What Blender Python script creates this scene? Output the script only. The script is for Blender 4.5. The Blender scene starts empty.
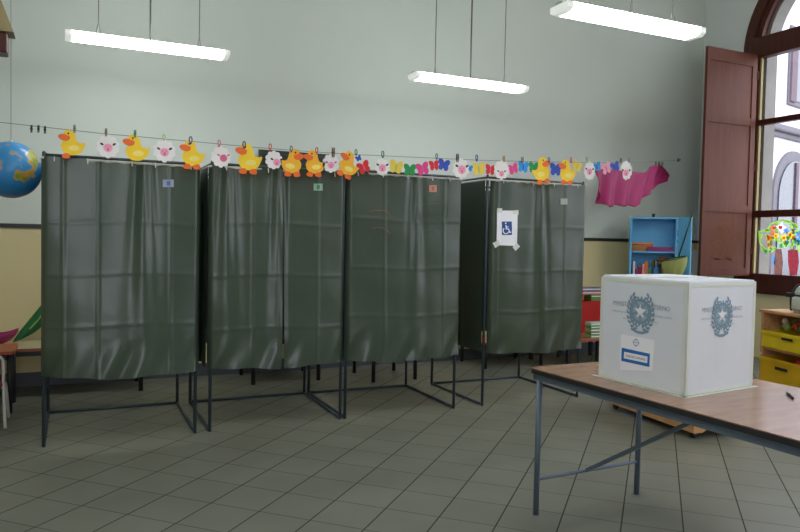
import bpy, bmesh, math, random
from mathutils import Vector, Matrix
random.seed(7)
PI = math.pi
SC = bpy.context.scene
COL = SC.collection

# ------------------------------------------------------------------ camera model
FPX, YAW, PIT, ROLL, H = 705.0, math.radians(25.0), -0.0375, 0.0205, 1.45
_f = Vector((math.sin(YAW)*math.cos(PIT), math.cos(YAW)*math.cos(PIT), math.sin(PIT)))
_r = Vector((math.cos(YAW), -math.sin(YAW), 0)); _u = _r.cross(_f)
CF = _f
CR = _r*math.cos(ROLL) + _u*math.sin(ROLL)
CU = -_r*math.sin(ROLL) + _u*math.cos(ROLL)
EYE = Vector((0, 0, H))
def ray(x, y): return CF*FPX + CR*(x-400) - CU*(y-266)
def at_plane(x, y, p, n):
    d = ray(x, y); return EYE + d*((Vector(p)-EYE).dot(Vector(n))/d.dot(Vector(n)))
def at_y(x, y, Y): return at_plane(x, y, (0, Y, 0), (0, 1, 0))
def at_z(x, y, Z): return at_plane(x, y, (0, 0, Z), (0, 0, 1))

cam = bpy.data.cameras.new('camera'); cam.sensor_fit = 'HORIZONTAL'; cam.sensor_width = 36
cam.lens = 36*FPX/800; cam.clip_start = .05; cam.clip_end = 300
co = bpy.data.objects.new('camera', cam); COL.objects.link(co)
M = Matrix((CR, CU, -CF)).transposed().to_4x4(); M.translation = EYE
co.matrix_world = M; SC.camera = co

# ------------------------------------------------------------------ materials
def srgb(r, g, b):
    f = lambda c: (c/255/12.92) if c/255 <= .04045 else ((c/255+.055)/1.055)**2.4
    return (f(r), f(g), f(b), 1)
def mat(name, rgb, rough=.6, metal=0, var=.08, scale=6, bump=0, bscale=40, emit=0, spec=.5, trans=0, alpha=1):
    m = bpy.data.materials.new(name); m.use_nodes = True
    nt = m.node_tree; b = nt.nodes['Principled BSDF']
    c = srgb(*rgb)
    tc = nt.nodes.new('ShaderNodeTexCoord')
    nz = nt.nodes.new('ShaderNodeTexNoise'); nz.inputs['Scale'].default_value = scale; nz.inputs['Detail'].default_value = 4
    nt.links.new(tc.outputs['Object'], nz.inputs['Vector'])
    rp = nt.nodes.new('ShaderNodeValToRGB')
    rp.color_ramp.elements[0].position = .3; rp.color_ramp.elements[1].position = .7
    rp.color_ramp.elements[0].color = tuple(x*(1-var) for x in c[:3])+(1,)
    rp.color_ramp.elements[1].color = tuple(min(1, x*(1+var)) for x in c[:3])+(1,)
    nt.links.new(nz.outputs['Fac'], rp.inputs['Fac'])
    nt.links.new(rp.outputs['Color'], b.inputs['Base Color'])
    b.inputs['Roughness'].default_value = rough; b.inputs['Metallic'].default_value = metal
    b.inputs['Specular IOR Level'].default_value = spec
    if trans: b.inputs['Transmission Weight'].default_value = trans
    if alpha < 1: b.inputs['Alpha'].default_value = alpha
    if emit:
        b.inputs['Emission Color'].default_value = (.985, 1, .975, 1); b.inputs['Emission Strength'].default_value = emit
    if bump:
        n2 = nt.nodes.new('ShaderNodeTexNoise'); n2.inputs['Scale'].default_value = bscale; n2.inputs['Detail'].default_value = 3
        nt.links.new(tc.outputs['Object'], n2.inputs['Vector'])
        bp = nt.nodes.new('ShaderNodeBump'); bp.inputs['Strength'].default_value = bump; bp.inputs['Distance'].default_value = .01
        nt.links.new(n2.outputs['Fac'], bp.inputs['Height']); nt.links.new(bp.outputs['Normal'], b.inputs['Normal'])
    return m
def wood(name, rgb, rgb2, rough=.45, stretch=(1, 12, 12), scale=2.5, spec=.3):
    m = mat(name, rgb, rough, spec=spec); nt = m.node_tree
    b = nt.nodes['Principled BSDF']; tc = nt.nodes['Texture Coordinate']
    mp = nt.nodes.new('ShaderNodeMapping'); mp.inputs['Scale'].default_value = stretch
    nz = nt.nodes['Noise Texture']; nz.inputs['Scale'].default_value = scale; nz.inputs['Detail'].default_value = 8
    nz.inputs['Distortion'].default_value = .6
    nt.links.new(tc.outputs['Object'], mp.inputs['Vector']); nt.links.new(mp.outputs['Vector'], nz.inputs['Vector'])
    rp = nt.nodes['Color Ramp']; rp.color_ramp.elements[0].color = srgb(*rgb); rp.color_ramp.elements[1].color = srgb(*rgb2)
    return m
def wall_mat(name, up, low, split):
    m = mat(name, up, .7); nt = m.node_tree; b = nt.nodes['Principled BSDF']
    g = nt.nodes.new('ShaderNodeNewGeometry'); s = nt.nodes.new('ShaderNodeSeparateXYZ')
    nt.links.new(g.outputs['Position'], s.inputs[0])
    ct = nt.nodes.new('ShaderNodeMath'); ct.operation = 'GREATER_THAN'; ct.inputs[1].default_value = split
    nt.links.new(s.outputs['Z'], ct.inputs[0])
    nz = nt.nodes['Noise Texture']; nz.inputs['Scale'].default_value = .7
    nt.links.new(g.outputs['Position'], nz.inputs['Vector'])
    rp = nt.nodes['Color Ramp']
    rp.color_ramp.elements[0].color = (.93, .93, .93, 1); rp.color_ramp.elements[1].color = (1, 1, 1, 1)
    mx = nt.nodes.new('ShaderNodeMix'); mx.data_type = 'RGBA'
    mx.inputs['A'].default_value = srgb(*low); mx.inputs['B'].default_value = srgb(*up)
    nt.links.new(ct.outputs[0], mx.inputs['Factor'])
    ml = nt.nodes.new('ShaderNodeMix'); ml.data_type = 'RGBA'; ml.blend_type = 'MULTIPLY'; ml.inputs['Factor'].default_value = 1
    nt.links.new(mx.outputs['Result'], ml.inputs['A']); nt.links.new(rp.outputs['Color'], ml.inputs['B'])
    nt.links.new(ml.outputs['Result'], b.inputs['Base Color'])
    return m
def floor_mat():
    m = mat('floor_tiles', (116, 118, 108), .42, spec=.35); nt = m.node_tree; L = nt.links
    b = nt.nodes['Principled BSDF']
    T = .3003
    g = nt.nodes.new('ShaderNodeNewGeometry'); s = nt.nodes.new('ShaderNodeSeparateXYZ'); L.new(g.outputs['Position'], s.inputs[0])
    def mth(op, a, bb=None):
        n = nt.nodes.new('ShaderNodeMath'); n.operation = op
        for i, v in enumerate((a, bb)):
            if v is None: continue
            if isinstance(v, (int, float)): n.inputs[i].default_value = v
            else: L.new(v, n.inputs[i])
        return n.outputs[0]
    k = 1/math.sqrt(2)/T
    xs = mth('ADD', mth('MULTIPLY', mth('SUBTRACT', s.outputs['X'], s.outputs['Y']), k), 10.4275)
    ys = mth('SUBTRACT', mth('MULTIPLY', mth('ADD', s.outputs['X'], s.outputs['Y']), k), 10.6757)
    def line(v, w):
        d = mth('ABSOLUTE', mth('SUBTRACT', mth('FRACT', mth('ADD', v, .5)), .5))
        return mth('LESS_THAN', d, w)
    la = line(xs, .0125); lb = line(ys, .009)
    cell = nt.nodes.new('ShaderNodeCombineXYZ'); L.new(mth('FLOOR', xs), cell.inputs[0]); L.new(mth('FLOOR', ys), cell.inputs[1])
    wn = nt.nodes.new('ShaderNodeTexWhiteNoise'); L.new(cell.outputs[0], wn.inputs['Vector'])
    rp = nt.nodes['Color Ramp']; nz = nt.nodes['Noise Texture']; nz.inputs['Scale'].default_value = 3
    L.new(g.outputs['Position'], nz.inputs['Vector'])
    hs = nt.nodes.new('ShaderNodeHueSaturation'); L.new(rp.outputs['Color'], hs.inputs['Color'])
    L.new(mth('ADD', mth('MULTIPLY', wn.outputs['Value'], .12), .94), hs.inputs['Value'])
    mx = nt.nodes.new('ShaderNodeMix'); mx.data_type = 'RGBA'; mx.inputs['B'].default_value = srgb(42, 44, 38)
    L.new(mth('MAXIMUM', la, mth('MULTIPLY', lb, .75)), mx.inputs['Factor']); L.new(hs.outputs['Color'], mx.inputs['A'])
    L.new(mx.outputs['Result'], b.inputs['Base Color'])
    L.new(mth('ADD', mth('MULTIPLY', mth('MAXIMUM', la, lb), .3), .40), b.inputs['Roughness'])
    return m
def globe_mat():
    m = mat('globe_map', (20, 95, 165), .35); nt = m.node_tree; L = nt.links
    b = nt.nodes['Principled BSDF']; tc = nt.nodes['Texture Coordinate']
    nz = nt.nodes['Noise Texture']; nz.inputs['Scale'].default_value = 5.2; nz.inputs['Detail'].default_value = 5
    mp = nt.nodes.new('ShaderNodeMapping'); mp.inputs['Location'].default_value = (.27, .1, .42)
    L.new(tc.outputs['Object'], mp.inputs[0]); L.new(mp.outputs[0], nz.inputs['Vector'])
    rp = nt.nodes['Color Ramp']; cr = rp.color_ramp
    cr.elements[0].position = .0; cr.elements[0].color = srgb(24, 112, 186)
    cr.elements[1].position = .55; cr.elements[1].color = srgb(60, 150, 212)
    for p, c in ((.575, (214, 160, 60)), (.63, (90, 150, 60)), (.70, (225, 180, 80))):
        e = cr.elements.new(p); e.color = srgb(*c)
    return m

MT = {}
def mk(): 
    d = MT
    d['curtain'] = mat('green_vinyl', (60, 73, 61), .30, var=.06, scale=3, bump=.3, bscale=5, spec=.55)
    d['curtain_in'] = d['curtain']
    d['tube'] = mat('dark_tube', (62, 74, 84), .4, .2)
    d['rod'] = mat('white_rod', (210, 212, 205), .4)
    d['white_plastic'] = mat('white_plastic', (225, 226, 220), .4)
    d['yellow'] = mat('yellow_card', (248, 208, 40), .6)
    d['orange'] = mat('orange_card', (238, 108, 35), .6)
    d['white_card'] = mat('white_card', (236, 232, 232), .7)
    d['pink'] = mat('pink_card', (240, 160, 190), .6)
    d['dpink'] = mat('deep_pink_card', (214, 100, 140), .6)
    d['red'] = mat('red_card', (216, 30, 45), .6)
    d['magenta'] = mat('magenta_card', (225, 60, 140), .6)
    d['green'] = mat('green_card', (15, 145, 70), .6)
    d['blue'] = mat('blue_card', (40, 75, 190), .6)
    d['sky'] = mat('sky_card', (30, 145, 220), .6)
    d['buttery'] = mat('butter_yellow_card', (236, 205, 70), .6)
    d['black'] = mat('black_paint', (28, 28, 30), .5)
    d['wire'] = mat('wire', (105, 112, 105), .5)
    d['peg_olive'] = mat('olive_plastic', (95, 105, 55), .5)
    d['peg_green'] = mat('green_plastic', (35, 115, 85), .4)
    d['peg_blue'] = mat('blue_plastic', (45, 70, 130), .4)
    d['peg_lime'] = mat('lime_plastic', (160, 185, 100), .5)
    d['peg_pink'] = mat('pink_plastic', (205, 105, 125), .5)
    d['peg_red'] = mat('red_plastic', (205, 70, 55), .5)
    d['peg_grey'] = mat('grey_plastic', (95, 100, 105), .5)
    d['peg_brown'] = mat('brown_wood_peg', (110, 80, 55), .6)
    d['peg_tan'] = mat('tan_wood_peg', (175, 150, 100), .6)
    d['peg_sky'] = mat('pale_blue_plastic', (120, 165, 185), .5)
    d['table_top'] = wood('table_laminate', (150, 112, 86), (172, 132, 104), .2, (2, 14, 2), 2.2, .6)
    d['edge'] = mat('black_edge', (36, 37, 42), .5)
    d['steel'] = mat('grey_blue_steel', (98, 112, 128), .42, .2)
    d['box'] = mat('white_corrugated', (222, 226, 236), .6, var=.02)
    d['tape'] = mat('cream_tape', (219, 223, 216), .45, var=.03)
    d['ink'] = mat('blue_grey_ink', (128, 156, 178), .7)
    d['ink3'] = mat('pale_ink', (160, 182, 198), .7, var=.15, scale=60)
    d['ink2'] = mat('grey_ink', (150, 162, 174), .7)
    d['paper'] = mat('white_paper', (244, 244, 252), .7, var=.02)
    d['label_blue'] = mat('label_blue', (22, 108, 190), .6)
    d['label_text'] = mat('label_text', (110, 50, 55), .6)
    d['pict_blue'] = mat('pictogram_blue', (20, 72, 150), .6)
    d['skirt'] = mat('magenta_cloth', (146, 8, 84), .8, var=.15, scale=9, bump=.2, bscale=60)
    d['cab_blue'] = mat('blue_paint', (104, 188, 240), .5, var=.05)
    d['shutter'] = wood('mahogany_wood', (88, 42, 24), (104, 52, 30), .6, (10, 10, 1), 2.2)
    d['frame_dark'] = wood('dark_mahogany', (66, 30, 22), (86, 42, 32), .4, (10, 10, 1), 2.5)
    d['ochre'] = wood('ochre_wood', (140, 122, 78), (160, 142, 98), .5, (10, 10, 1), 2.5)
    d['gold'] = mat('gold_paint', (112, 66, 36), .6, spec=.15)
    d['stone'] = mat('grey_stone', (128, 126, 122), .8, var=.12, scale=3)
    d['facade'] = mat('white_stucco', (205, 202, 210), .85, var=.04, scale=1)
    d['facade_trim'] = mat('stone_trim', (100, 97, 104), .85)
    d['facade_win'] = mat('facade_glass', (58, 62, 74), .25)
    d['facade_shut'] = mat('facade_shutter', (84, 66, 76), .7)
    d['pine'] = wood('pine_wood', (196, 142, 96), (214, 164, 118), .5, (2, 10, 10), 2.5)
    d['bin'] = mat('yellow_bin', (222, 196, 30), .4)
    d['bin2'] = mat('amber_yellow_bin', (214, 170, 18), .4)
    d['orange_top'] = mat('orange_red_laminate', (172, 72, 42), .35)
    d['brown_top'] = wood('brown_laminate', (150, 82, 58), (165, 96, 70), .35, (1, 10, 10))
    d['cream_top'] = mat('cream_laminate', (196, 186, 150), .4)
    d['leg_black'] = mat('black_leg', (30, 32, 36), .4)
    d['tube_white'] = mat('white_tube', (215, 212, 208), .35)
    d['seat_red'] = mat('red_seat', (150, 30, 34), .45)
    d['foam_green'] = mat('dark_green_plastic', (18, 104, 52), .45)
    d['foam_mag'] = mat('magenta_plastic', (150, 30, 92), .5)
    d['red_box'] = mat('red_plastic_box', (176, 16, 20), .4)
    d['bag'] = mat('yellow_green_net', (150, 158, 92), .8, bump=.4, bscale=90)
    d['stick'] = mat('dark_green_stick', (30, 70, 62), .5)
    d['lamp'] = mat('glowing_diffuser', (250, 252, 248), .4, emit=21.0)
    d['lamp_cap'] = mat('lamp_cap', (214, 224, 210), .4, emit=.5)
    d['lamp_top'] = mat('lamp_housing', (200, 204, 198), .5)
    d['cable'] = mat('grey_cable', (84, 86, 82), .5)
    d['globe'] = globe_mat()
    d['tan'] = wood('tan_wood', (160, 146, 104), (178, 162, 120), .6, (6, 6, 1))
    d['board'] = mat('blackboard_slate', (30, 36, 34), .6)
    d['glass'] = None
    d['pack'] = mat('pale_grey_cloth', (196, 204, 192), .8, bump=.2)
    d['chalk'] = mat('orange_crayon', (116, 96, 76), .8)
    d['scuff'] = mat('pale_scuff', (84, 98, 88), .8)
    d['vase1'] = mat('brown_glass_paint', (126, 88, 82), .5, var=.25, scale=20)
    d['vase2'] = mat('red_glass_paint', (140, 52, 62), .5, var=.25, scale=20)
    d['leaf'] = mat('lime_glass_paint', (150, 205, 80), .5, var=.15, scale=20)
    d['leaf2'] = mat('green_glass_paint', (70, 150, 80), .5)
    d['petal_w'] = mat('white_glass_paint', (238, 228, 232), .5)
    d['petal_o'] = mat('orange_glass_paint', (240, 130, 60), .5)
    d['petal_y'] = mat('yellow_glass_paint', (240, 205, 70), .5)
    d['petal_b'] = mat('blue_glass_paint', (90, 150, 210), .5)
    d['petal_r'] = mat('red_flower_paint', (205, 50, 80), .5)
    for k in ('vase1', 'vase2', 'leaf', 'leaf2', 'petal_w', 'petal_o', 'petal_y', 'petal_b', 'petal_r'):
        m = d[k].copy(); d['g_'+k] = m; nt = m.node_tree; o = nt.nodes['Material Output']; b = nt.nodes['Principled BSDF']
        t = nt.nodes.new('ShaderNodeBsdfTranslucent'); mx = nt.nodes.new('ShaderNodeMixShader'); mx.inputs[0].default_value = .6
        nt.links.new(nt.nodes['Color Ramp'].outputs[0], t.inputs[0]); nt.links.new(b.outputs[0], mx.inputs[1]); nt.links.new(t.outputs[0], mx.inputs[2]); nt.links.new(mx.outputs[0], o.inputs[0])
    d['floor'] = floor_mat()
    d['ceiling'] = mat('ceiling_paint', (235, 233, 226), .8)
    d['wall'] = wall_mat('wall_paint', (213, 222, 215), (232, 218, 168), 1.5)
    d['wall_plain'] = wall_mat('wall_paint_side', (220, 226, 226), (230, 216, 168), 1.5)
    d['base'] = mat('blue_grey_baseboard', (90, 94, 106), .6)
    d['trim'] = mat('dark_trim', (48, 50, 48), .5)
    d['street'] = mat('street_paving', (150, 148, 145), .9)
    g = bpy.data.materials.new('window_glass'); g.use_nodes = True
    nt = g.node_tree; nt.nodes.clear()
    o = nt.nodes.new('ShaderNodeOutputMaterial'); mx = nt.nodes.new('ShaderNodeMixShader')
    t = nt.nodes.new('ShaderNodeBsdfTransparent'); gl = nt.nodes.new('ShaderNodeBsdfGlossy'); gl.inputs['Roughness'].default_value = .02
    mx.inputs[0].default_value = .05; nt.links.new(t.outputs[0], mx.inputs[1]); nt.links.new(gl.outputs[0], mx.inputs[2]); nt.links.new(mx.outputs[0], o.inputs[0])
    d['glass'] = g
mk()

# ------------------------------------------------------------------ mesh helpers
def box(bm, lo, hi, mx=None):
    x0, y0, z0 = lo; x1, y1, z1 = hi
    v = [bm.verts.new(Vector(p) if mx is None else mx @ Vector(p)) for p in
         ((x0,y0,z0),(x1,y0,z0),(x1,y1,z0),(x0,y1,z0),(x0,y0,z1),(x1,y0,z1),(x1,y1,z1),(x0,y1,z1))]
    for f in ((0,3,2,1),(4,5,6,7),(0,1,5,4),(1,2,6,5),(2,3,7,6),(3,0,4,7)): bm.faces.new([v[i] for i in f])
    return v
def rbox(lo, hi, bev=.006, seg=2):
    bm = bmesh.new(); box(bm, lo, hi)
    bmesh.ops.bevel(bm, geom=bm.edges[:], offset=bev, segments=seg, affect='EDGES', profile=.5)
    return bm
def bx(lo, hi):
    bm = bmesh.new(); box(bm, lo, hi); return bm
def tube(bm, pts, r, n=8, cap=True):
    pts = [Vector(p) for p in pts]; rings = []
    prev = None
    for i, p in enumerate(pts):
        if i == 0: t = pts[1]-p
        elif i == len(pts)-1: t = p-pts[i-1]
        else: t = (pts[i+1]-p).normalized() + (p-pts[i-1]).normalized()
        t.normalize()
        if prev is None:
            a = t.cross(Vector((0, 0, 1)))
            if a.length < 1e-3: a = t.cross(Vector((1, 0, 0)))
        else: a = prev - t*prev.dot(t)
        a.normalize(); prev = a; b = t.cross(a)
        rr = r[i] if isinstance(r, (list, tuple)) else r
        rings.append([bm.verts.new(p + a*rr*math.cos(2*PI*k/n) + b*rr*math.sin(2*PI*k/n)) for k in range(n)])
    for A, B in zip(rings, rings[1:]):
        for k in range(n): bm.faces.new((A[k], A[(k+1) % n], B[(k+1) % n], B[k]))
    if cap: bm.faces.new(rings[0][::-1]); bm.faces.new(rings[-1])
    return bm
def tb(pts, r, n=8): return tube(bmesh.new(), pts, r, n)
def arc_pts(pts, rad, n=5):
    """rounds inner corners of a polyline"""
    pts = [Vector(p) for p in pts]; out = [pts[0]]
    for a, b, c in zip(pts, pts[1:], pts[2:]):
        d1 = (a-b).normalized(); d2 = (c-b).normalized()
        p, q = b+d1*rad, b+d2*rad
        for k in range(n+1):
            t = k/n; out.append(p*(1-t)**2 + b*2*t*(1-t) + q*t*t)
    out.append(pts[-1]); return out
def prism(bm, poly, O, U, V, thick):
    """polygon in plane (O,U,V) given thickness along U x V"""
    O, U, V = Vector(O), Vector(U), Vector(V); N = U.cross(V).normalized()*thick
    a = [bm.verts.new(O+U*x+V*y) for x, y in poly]; b = [bm.verts.new(O+U*x+V*y+N) for x, y in poly]
    n = len(poly)
    bm.faces.new(a[::-1]); bm.faces.new(b)
    for i in range(n): bm.faces.new((a[i], a[(i+1) % n], b[(i+1) % n], b[i]))
    return bm
def lathe(bm, prof, n=24, c=(0, 0, 0)):
    c = Vector(c); rings = []
    for r, z in prof:
        rings.append([bm.verts.new(c+Vector((r*math.cos(2*PI*k/n), r*math.sin(2*PI*k/n), z))) for k in range(n)])
    for A, B in zip(rings, rings[1:]):
        for k in range(n): bm.faces.new((A[k], A[(k+1) % n], B[(k+1) % n], B[k]))
    bm.faces.new(rings[0][::-1]); bm.faces.new(rings[-1]); return bm
def grid(bm, fn, nu, nv):
    v = [[bm.verts.new(fn(i/nu, j/nv)) for i in range(nu+1)] for j in range(nv+1)]
    for j in range(nv):
        for i in range(nu): bm.faces.new((v[j][i], v[j][i+1], v[j+1][i+1], v[j+1][i]))
    return bm
def ell(cx, cy, rx, ry, n=20, a0=0, rot=0):
    c, s = math.cos(rot), math.sin(rot); o = []
    for k in range(n):
        a = a0+2*PI*k/n; x, y = rx*math.cos(a), ry*math.sin(a); o.append((cx+c*x-s*y, cy+s*x+c*y))
    return o
def obj(name, bm, m, parent=None, label=None, smooth=False, recalc=True):
    if recalc: bmesh.ops.recalc_face_normals(bm, faces=bm.faces[:])
    me = bpy.data.meshes.new(name); bm.to_mesh(me); bm.free()
    me.materials.append(MT[m] if isinstance(m, str) else m)
    if smooth:
        for p in me.polygons: p.use_smooth = True
    o = bpy.data.objects.new(name, me); COL.objects.link(o)
    if parent: o.parent = parent
    if label: o['label'] = label
    return o
def thing(name, label, cat, loc=(0, 0, 0), rz=0, group=None):
    o = bpy.data.objects.new(name, None); COL.objects.link(o); o.empty_display_size = .1
    o.location = loc; o.rotation_euler = (0, 0, rz); o['label'] = label; o['category'] = cat
    if group: o['group'] = group
    return o
def tag(o, label, cat, group=None):
    o['label'] = label; o['category'] = cat
    if group: o['group'] = group
    return o
def struct(o): o['kind'] = 'structure'; return o
def dup(root, loc, rz=None, label=None, group=None):
    r = root.copy(); COL.objects.link(r); r.location = loc
    if rz is not None: r.rotation_euler = (0, 0, rz)
    if label: r['label'] = label
    if group: r['group'] = group
    for ch in list(root.children):
        c = ch.copy(); COL.objects.link(c); c.parent = r
        for g in list(ch.children):
            d = g.copy(); COL.objects.link(d); d.parent = c
    return r
def text_bm(s, O, U, V, height, width=None, thick=.0004):
    cu = bpy.data.curves.new('t', 'FONT'); cu.body = s; cu.size = 1; cu.align_x = 'CENTER'; cu.align_y = 'CENTER'; cu.resolution_u = 3
    o = bpy.data.objects.new('t', cu); COL.objects.link(o)
    dg = bpy.context.evaluated_depsgraph_get(); dg.update()
    me = bpy.data.meshes.new_from_object(o.evaluated_get(dg))
    bpy.data.objects.remove(o); bpy.data.curves.remove(cu)
    xs = [v.co.x for v in me.vertices]; ys = [v.co.y for v in me.vertices]
    sy = height/(max(ys)-min(ys)); sx = sy if width is None else width/(max(xs)-min(xs))
    cx, cy = (max(xs)+min(xs))/2, (max(ys)+min(ys))/2
    O, U, V = Vector(O), Vector(U), Vector(V)
    for v in me.vertices: v.co = O + U*((v.co.x-cx)*sx) + V*((v.co.y-cy)*sy)
    bm = bmesh.new(); bm.from_mesh(me); bpy.data.meshes.remove(me)
    return bm

# ------------------------------------------------------------------ room shell
X0, X1, Y0, Y1, ZC = -3.2, 8.2, -3.5, 7.44, 5.9
struct(obj('floor', bx((X0-.2, Y0-.2, -.15), (X1, Y1+.2, 0)), 'floor'))
struct(obj('ceiling', bx((X0-.2, Y0-.2, ZC), (X1+.45, Y1+.2, ZC+.15)), 'ceiling'))
struct(obj('wall_back', bx((X0-.2, Y1, 0), (X1+.45, Y1+.2, ZC)), 'wall'))
struct(obj('wall_left', bx((X0-.2, Y0-.2, 0), (X0, Y1, ZC)), 'wall'))
FW = (-2.0, .6, .9, 3.7)
bm = bmesh.new()
for lo, hi in (((X0, 0), (FW[0], ZC)), ((FW[1], 0), (X1+.45, ZC)), ((FW[0], 0), (FW[1], FW[2])), ((FW[0], FW[3]), (FW[1], ZC))): box(bm, (lo[0], Y0-.2, lo[1]), (hi[0], Y0, hi[1]))
struct(obj('wall_front', bm, 'wall'))
fw = struct(thing('window_4', 'wide window added unseen behind the camera for curtain sheen and daylight', 'window', ((FW[0]+FW[1])/2, Y0-.1, FW[2]))); del fw['category']  # added unseen window; its daylight reflects as sheen on the curtains
fw_w, fw_h = (FW[1]-FW[0])/2, FW[3]-FW[2]
bm = bmesh.new()
for lo, hi in (((-fw_w, 0), (-fw_w+.09, fw_h)), ((fw_w-.09, 0), (fw_w, fw_h)), ((-fw_w+.09, 0), (fw_w-.09, .1)), ((-fw_w+.09, fw_h-.1), (fw_w-.09, fw_h)), ((-.05, .1), (.05, fw_h-.1))): box(bm, (lo[0], -.04, lo[1]), (hi[0], .04, hi[1]))
obj('frame', bm, 'frame_dark', fw)
obj('muntin', bx((-fw_w+.09, -.025, fw_h*.62), (fw_w-.09, .025, fw_h*.62+.06)), 'frame_dark', fw)
bm = bmesh.new(); bm.faces.new([bm.verts.new(p) for p in ((-fw_w, 0, 0), (fw_w, 0, 0), (fw_w, 0, fw_h), (-fw_w, 0, fw_h))]); obj('pane', bm, 'glass', fw)
struct(obj('trim_1', bx((X0, Y1-.012, 1.485), (X1, Y1, 1.525)), 'trim'))
struct(obj('baseboard_back', bx((X0, Y1-.015, 0), (X1, Y1, .13)), 'base'))
struct(obj('baseboard_left', bx((X0, Y0, 0), (X0+.015, Y1-.015, .13)), 'base'))

WINS = [(5.47, 1.27), (1.3, 1.27), (-1.95, 1.27)]
ZSILL, ZSPR, WT = .86, 4.0, .45
def wall_right():
    bm = bmesh.new()
    segs = [Y0]
    for yc, R in sorted(WINS):
        segs += [yc-R*math.cos(PI*k/28) for k in range(29)]
    segs.append(Y1+.2)
    def inside(y):
        for yc, R in WINS:
            if abs(y-yc) < R: return yc, R
    for a, b in zip(segs, segs[1:]):
        w = inside((a+b)/2)
        for x, flip in ((X1, 0), (X1+WT, 1)):
            if not w: qs = [((a, 0), (b, 0), (b, ZC), (a, ZC))]
            else:
                yc, R = w; h = lambda y: ZSPR+math.sqrt(max(0, R*R-(y-yc)**2))
                qs = [((a, 0), (b, 0), (b, ZSILL), (a, ZSILL)), ((a, h(a)), (b, h(b)), (b, ZC), (a, ZC))]
            for q in qs:
                vs = [bm.verts.new((x, p, z)) for p, z in q]; bm.faces.new(vs if flip else vs[::-1])
        if w:
            yc, R = w; h = lambda y: ZSPR+math.sqrt(max(0, R*R-(y-yc)**2))
            for za, zb in ((ZSILL, ZSILL), (h(a), h(b))):
                bm.faces.new([bm.verts.new(p) for p in ((X1, a, za), (X1, b, zb), (X1+WT, b, zb), (X1+WT, a, za))])
    for yc, R in WINS:
        for s in (-1, 1):
            y = yc+s*R
            bm.faces.new([bm.verts.new(p) for p in ((X1, y, ZSILL), (X1+WT, y, ZSILL), (X1+WT, y, ZSPR), (X1, y, ZSPR))])
    return obj('wall_right', bm, 'wall_plain', recalc=False)
struct(wall_right())
struct(obj('trim_2', bx((X1-.012, WINS[0][0]+WINS[0][1]+.01, 1.485), (X1, Y1-.012, 1.525)), 'trim'))

def window(n, yc, R, full):
    XF0, XF1 = X1+.01, X1+.09
    root = struct(thing('window_%d' % n, 'x', 'window', (0, 0, 0)))
    del root['category']
    root['label'] = 'tall arched dark wooden window' if full else 'further arched window of the same wall'
    g = .22        # frame width
    bm = bmesh.new()
    # jambs + arch ring as swept rectangular section
    def ring(R0, R1, x0, x1, zb):
        path = []
        def pt(Rr, a): return (yc+Rr*math.cos(a), ZSPR+Rr*math.sin(a))
        o = [(yc+R1, zb)]+[pt(R1, PI*k/32) for k in range(33)]+[(yc-R1, zb)]
        i = [(yc+R0, zb)]+[pt(R0, PI*k/32) for k in range(33)]+[(yc-R0, zb)]
        vs = [[bm.verts.new((x, *p)) for p in L] for x in (x0, x1) for L in (o, i)]
        O0, I0, O1, I1 = vs
        for k in range(len(o)-1):
            for q in ((O0[k], O0[k+1], I0[k+1], I0[k]), (O1[k], I1[k], I1[k+1], O1[k+1]),
                      (O0[k], O1[k], O1[k+1], O0[k+1]), (I0[k], I0[k+1], I1[k+1], I1[k])): bm.faces.new(q)
    ring(R-.13, R+.012, X1-.03, XF1, ZSILL)
    ring(R-.21, R-.13, XF0, XF1, ZSILL+.02)
    obj('frame', bm, 'frame_dark', root)
    obj('sill', rbox((X1-.05, yc-R-.02, ZSILL-.02), (XF1, yc+R+.02, 1.10), .012), 'frame_dark', root)
    obj('transom', rbox((X1-.05, yc-R+.1, 3.93), (XF1+.01, yc+R-.1, 4.20), .02), 'frame_dark', root)
    for zz, hh in ((1.885, .045), (3.085, .036)):
        obj('muntin', rbox((X1, yc-R+.13, zz-hh), (XF1, yc+R-.13, zz+hh), .008), 'frame_dark', root)
    obj('mullion', rbox((X1-.01, yc-.07, 1.08), (XF1, yc+.07, 3.95), .01), 'frame_dark', root)
    obj('mullion', rbox((X1, yc-.04, 4.15), (XF1, yc+.04, 4.0+R-.15), .01), 'frame_dark', root)
    for s in (-1, 1):
        a, b = sorted((yc+s*(R-.21), yc+s*(R-.235)))
        obj('casement_edge', bx((XF0+.012, a, 1.10), (XF0+.05, b, 3.94)), 'ochre', root, 'ochre inner edge of the casement')
    bm = bmesh.new(); ring(R-.25, R-.002, XF1+.012, X1+.30, ZSILL+.01)
    obj('stone_reveal', bm, 'stone', root, 'grey stone outer reveal')
    bm = bmesh.new()
    xg = X1+.05
    poly = [(yc+R-.15, 1.05)]+[(yc+(R-.15)*math.cos(PI*k/24), ZSPR+(R-.15)*math.sin(PI*k/24)) for k in range(25)]+[(yc-R+.15, 1.05)]
    bm.faces.new([bm.verts.new((xg, *p)) for p in poly])
    obj('pane', bm, 'glass', root)
    return root
win = window(1, *WINS[0], True)
window(2, *WINS[1], False); window(3, *WINS[2], False)

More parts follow.
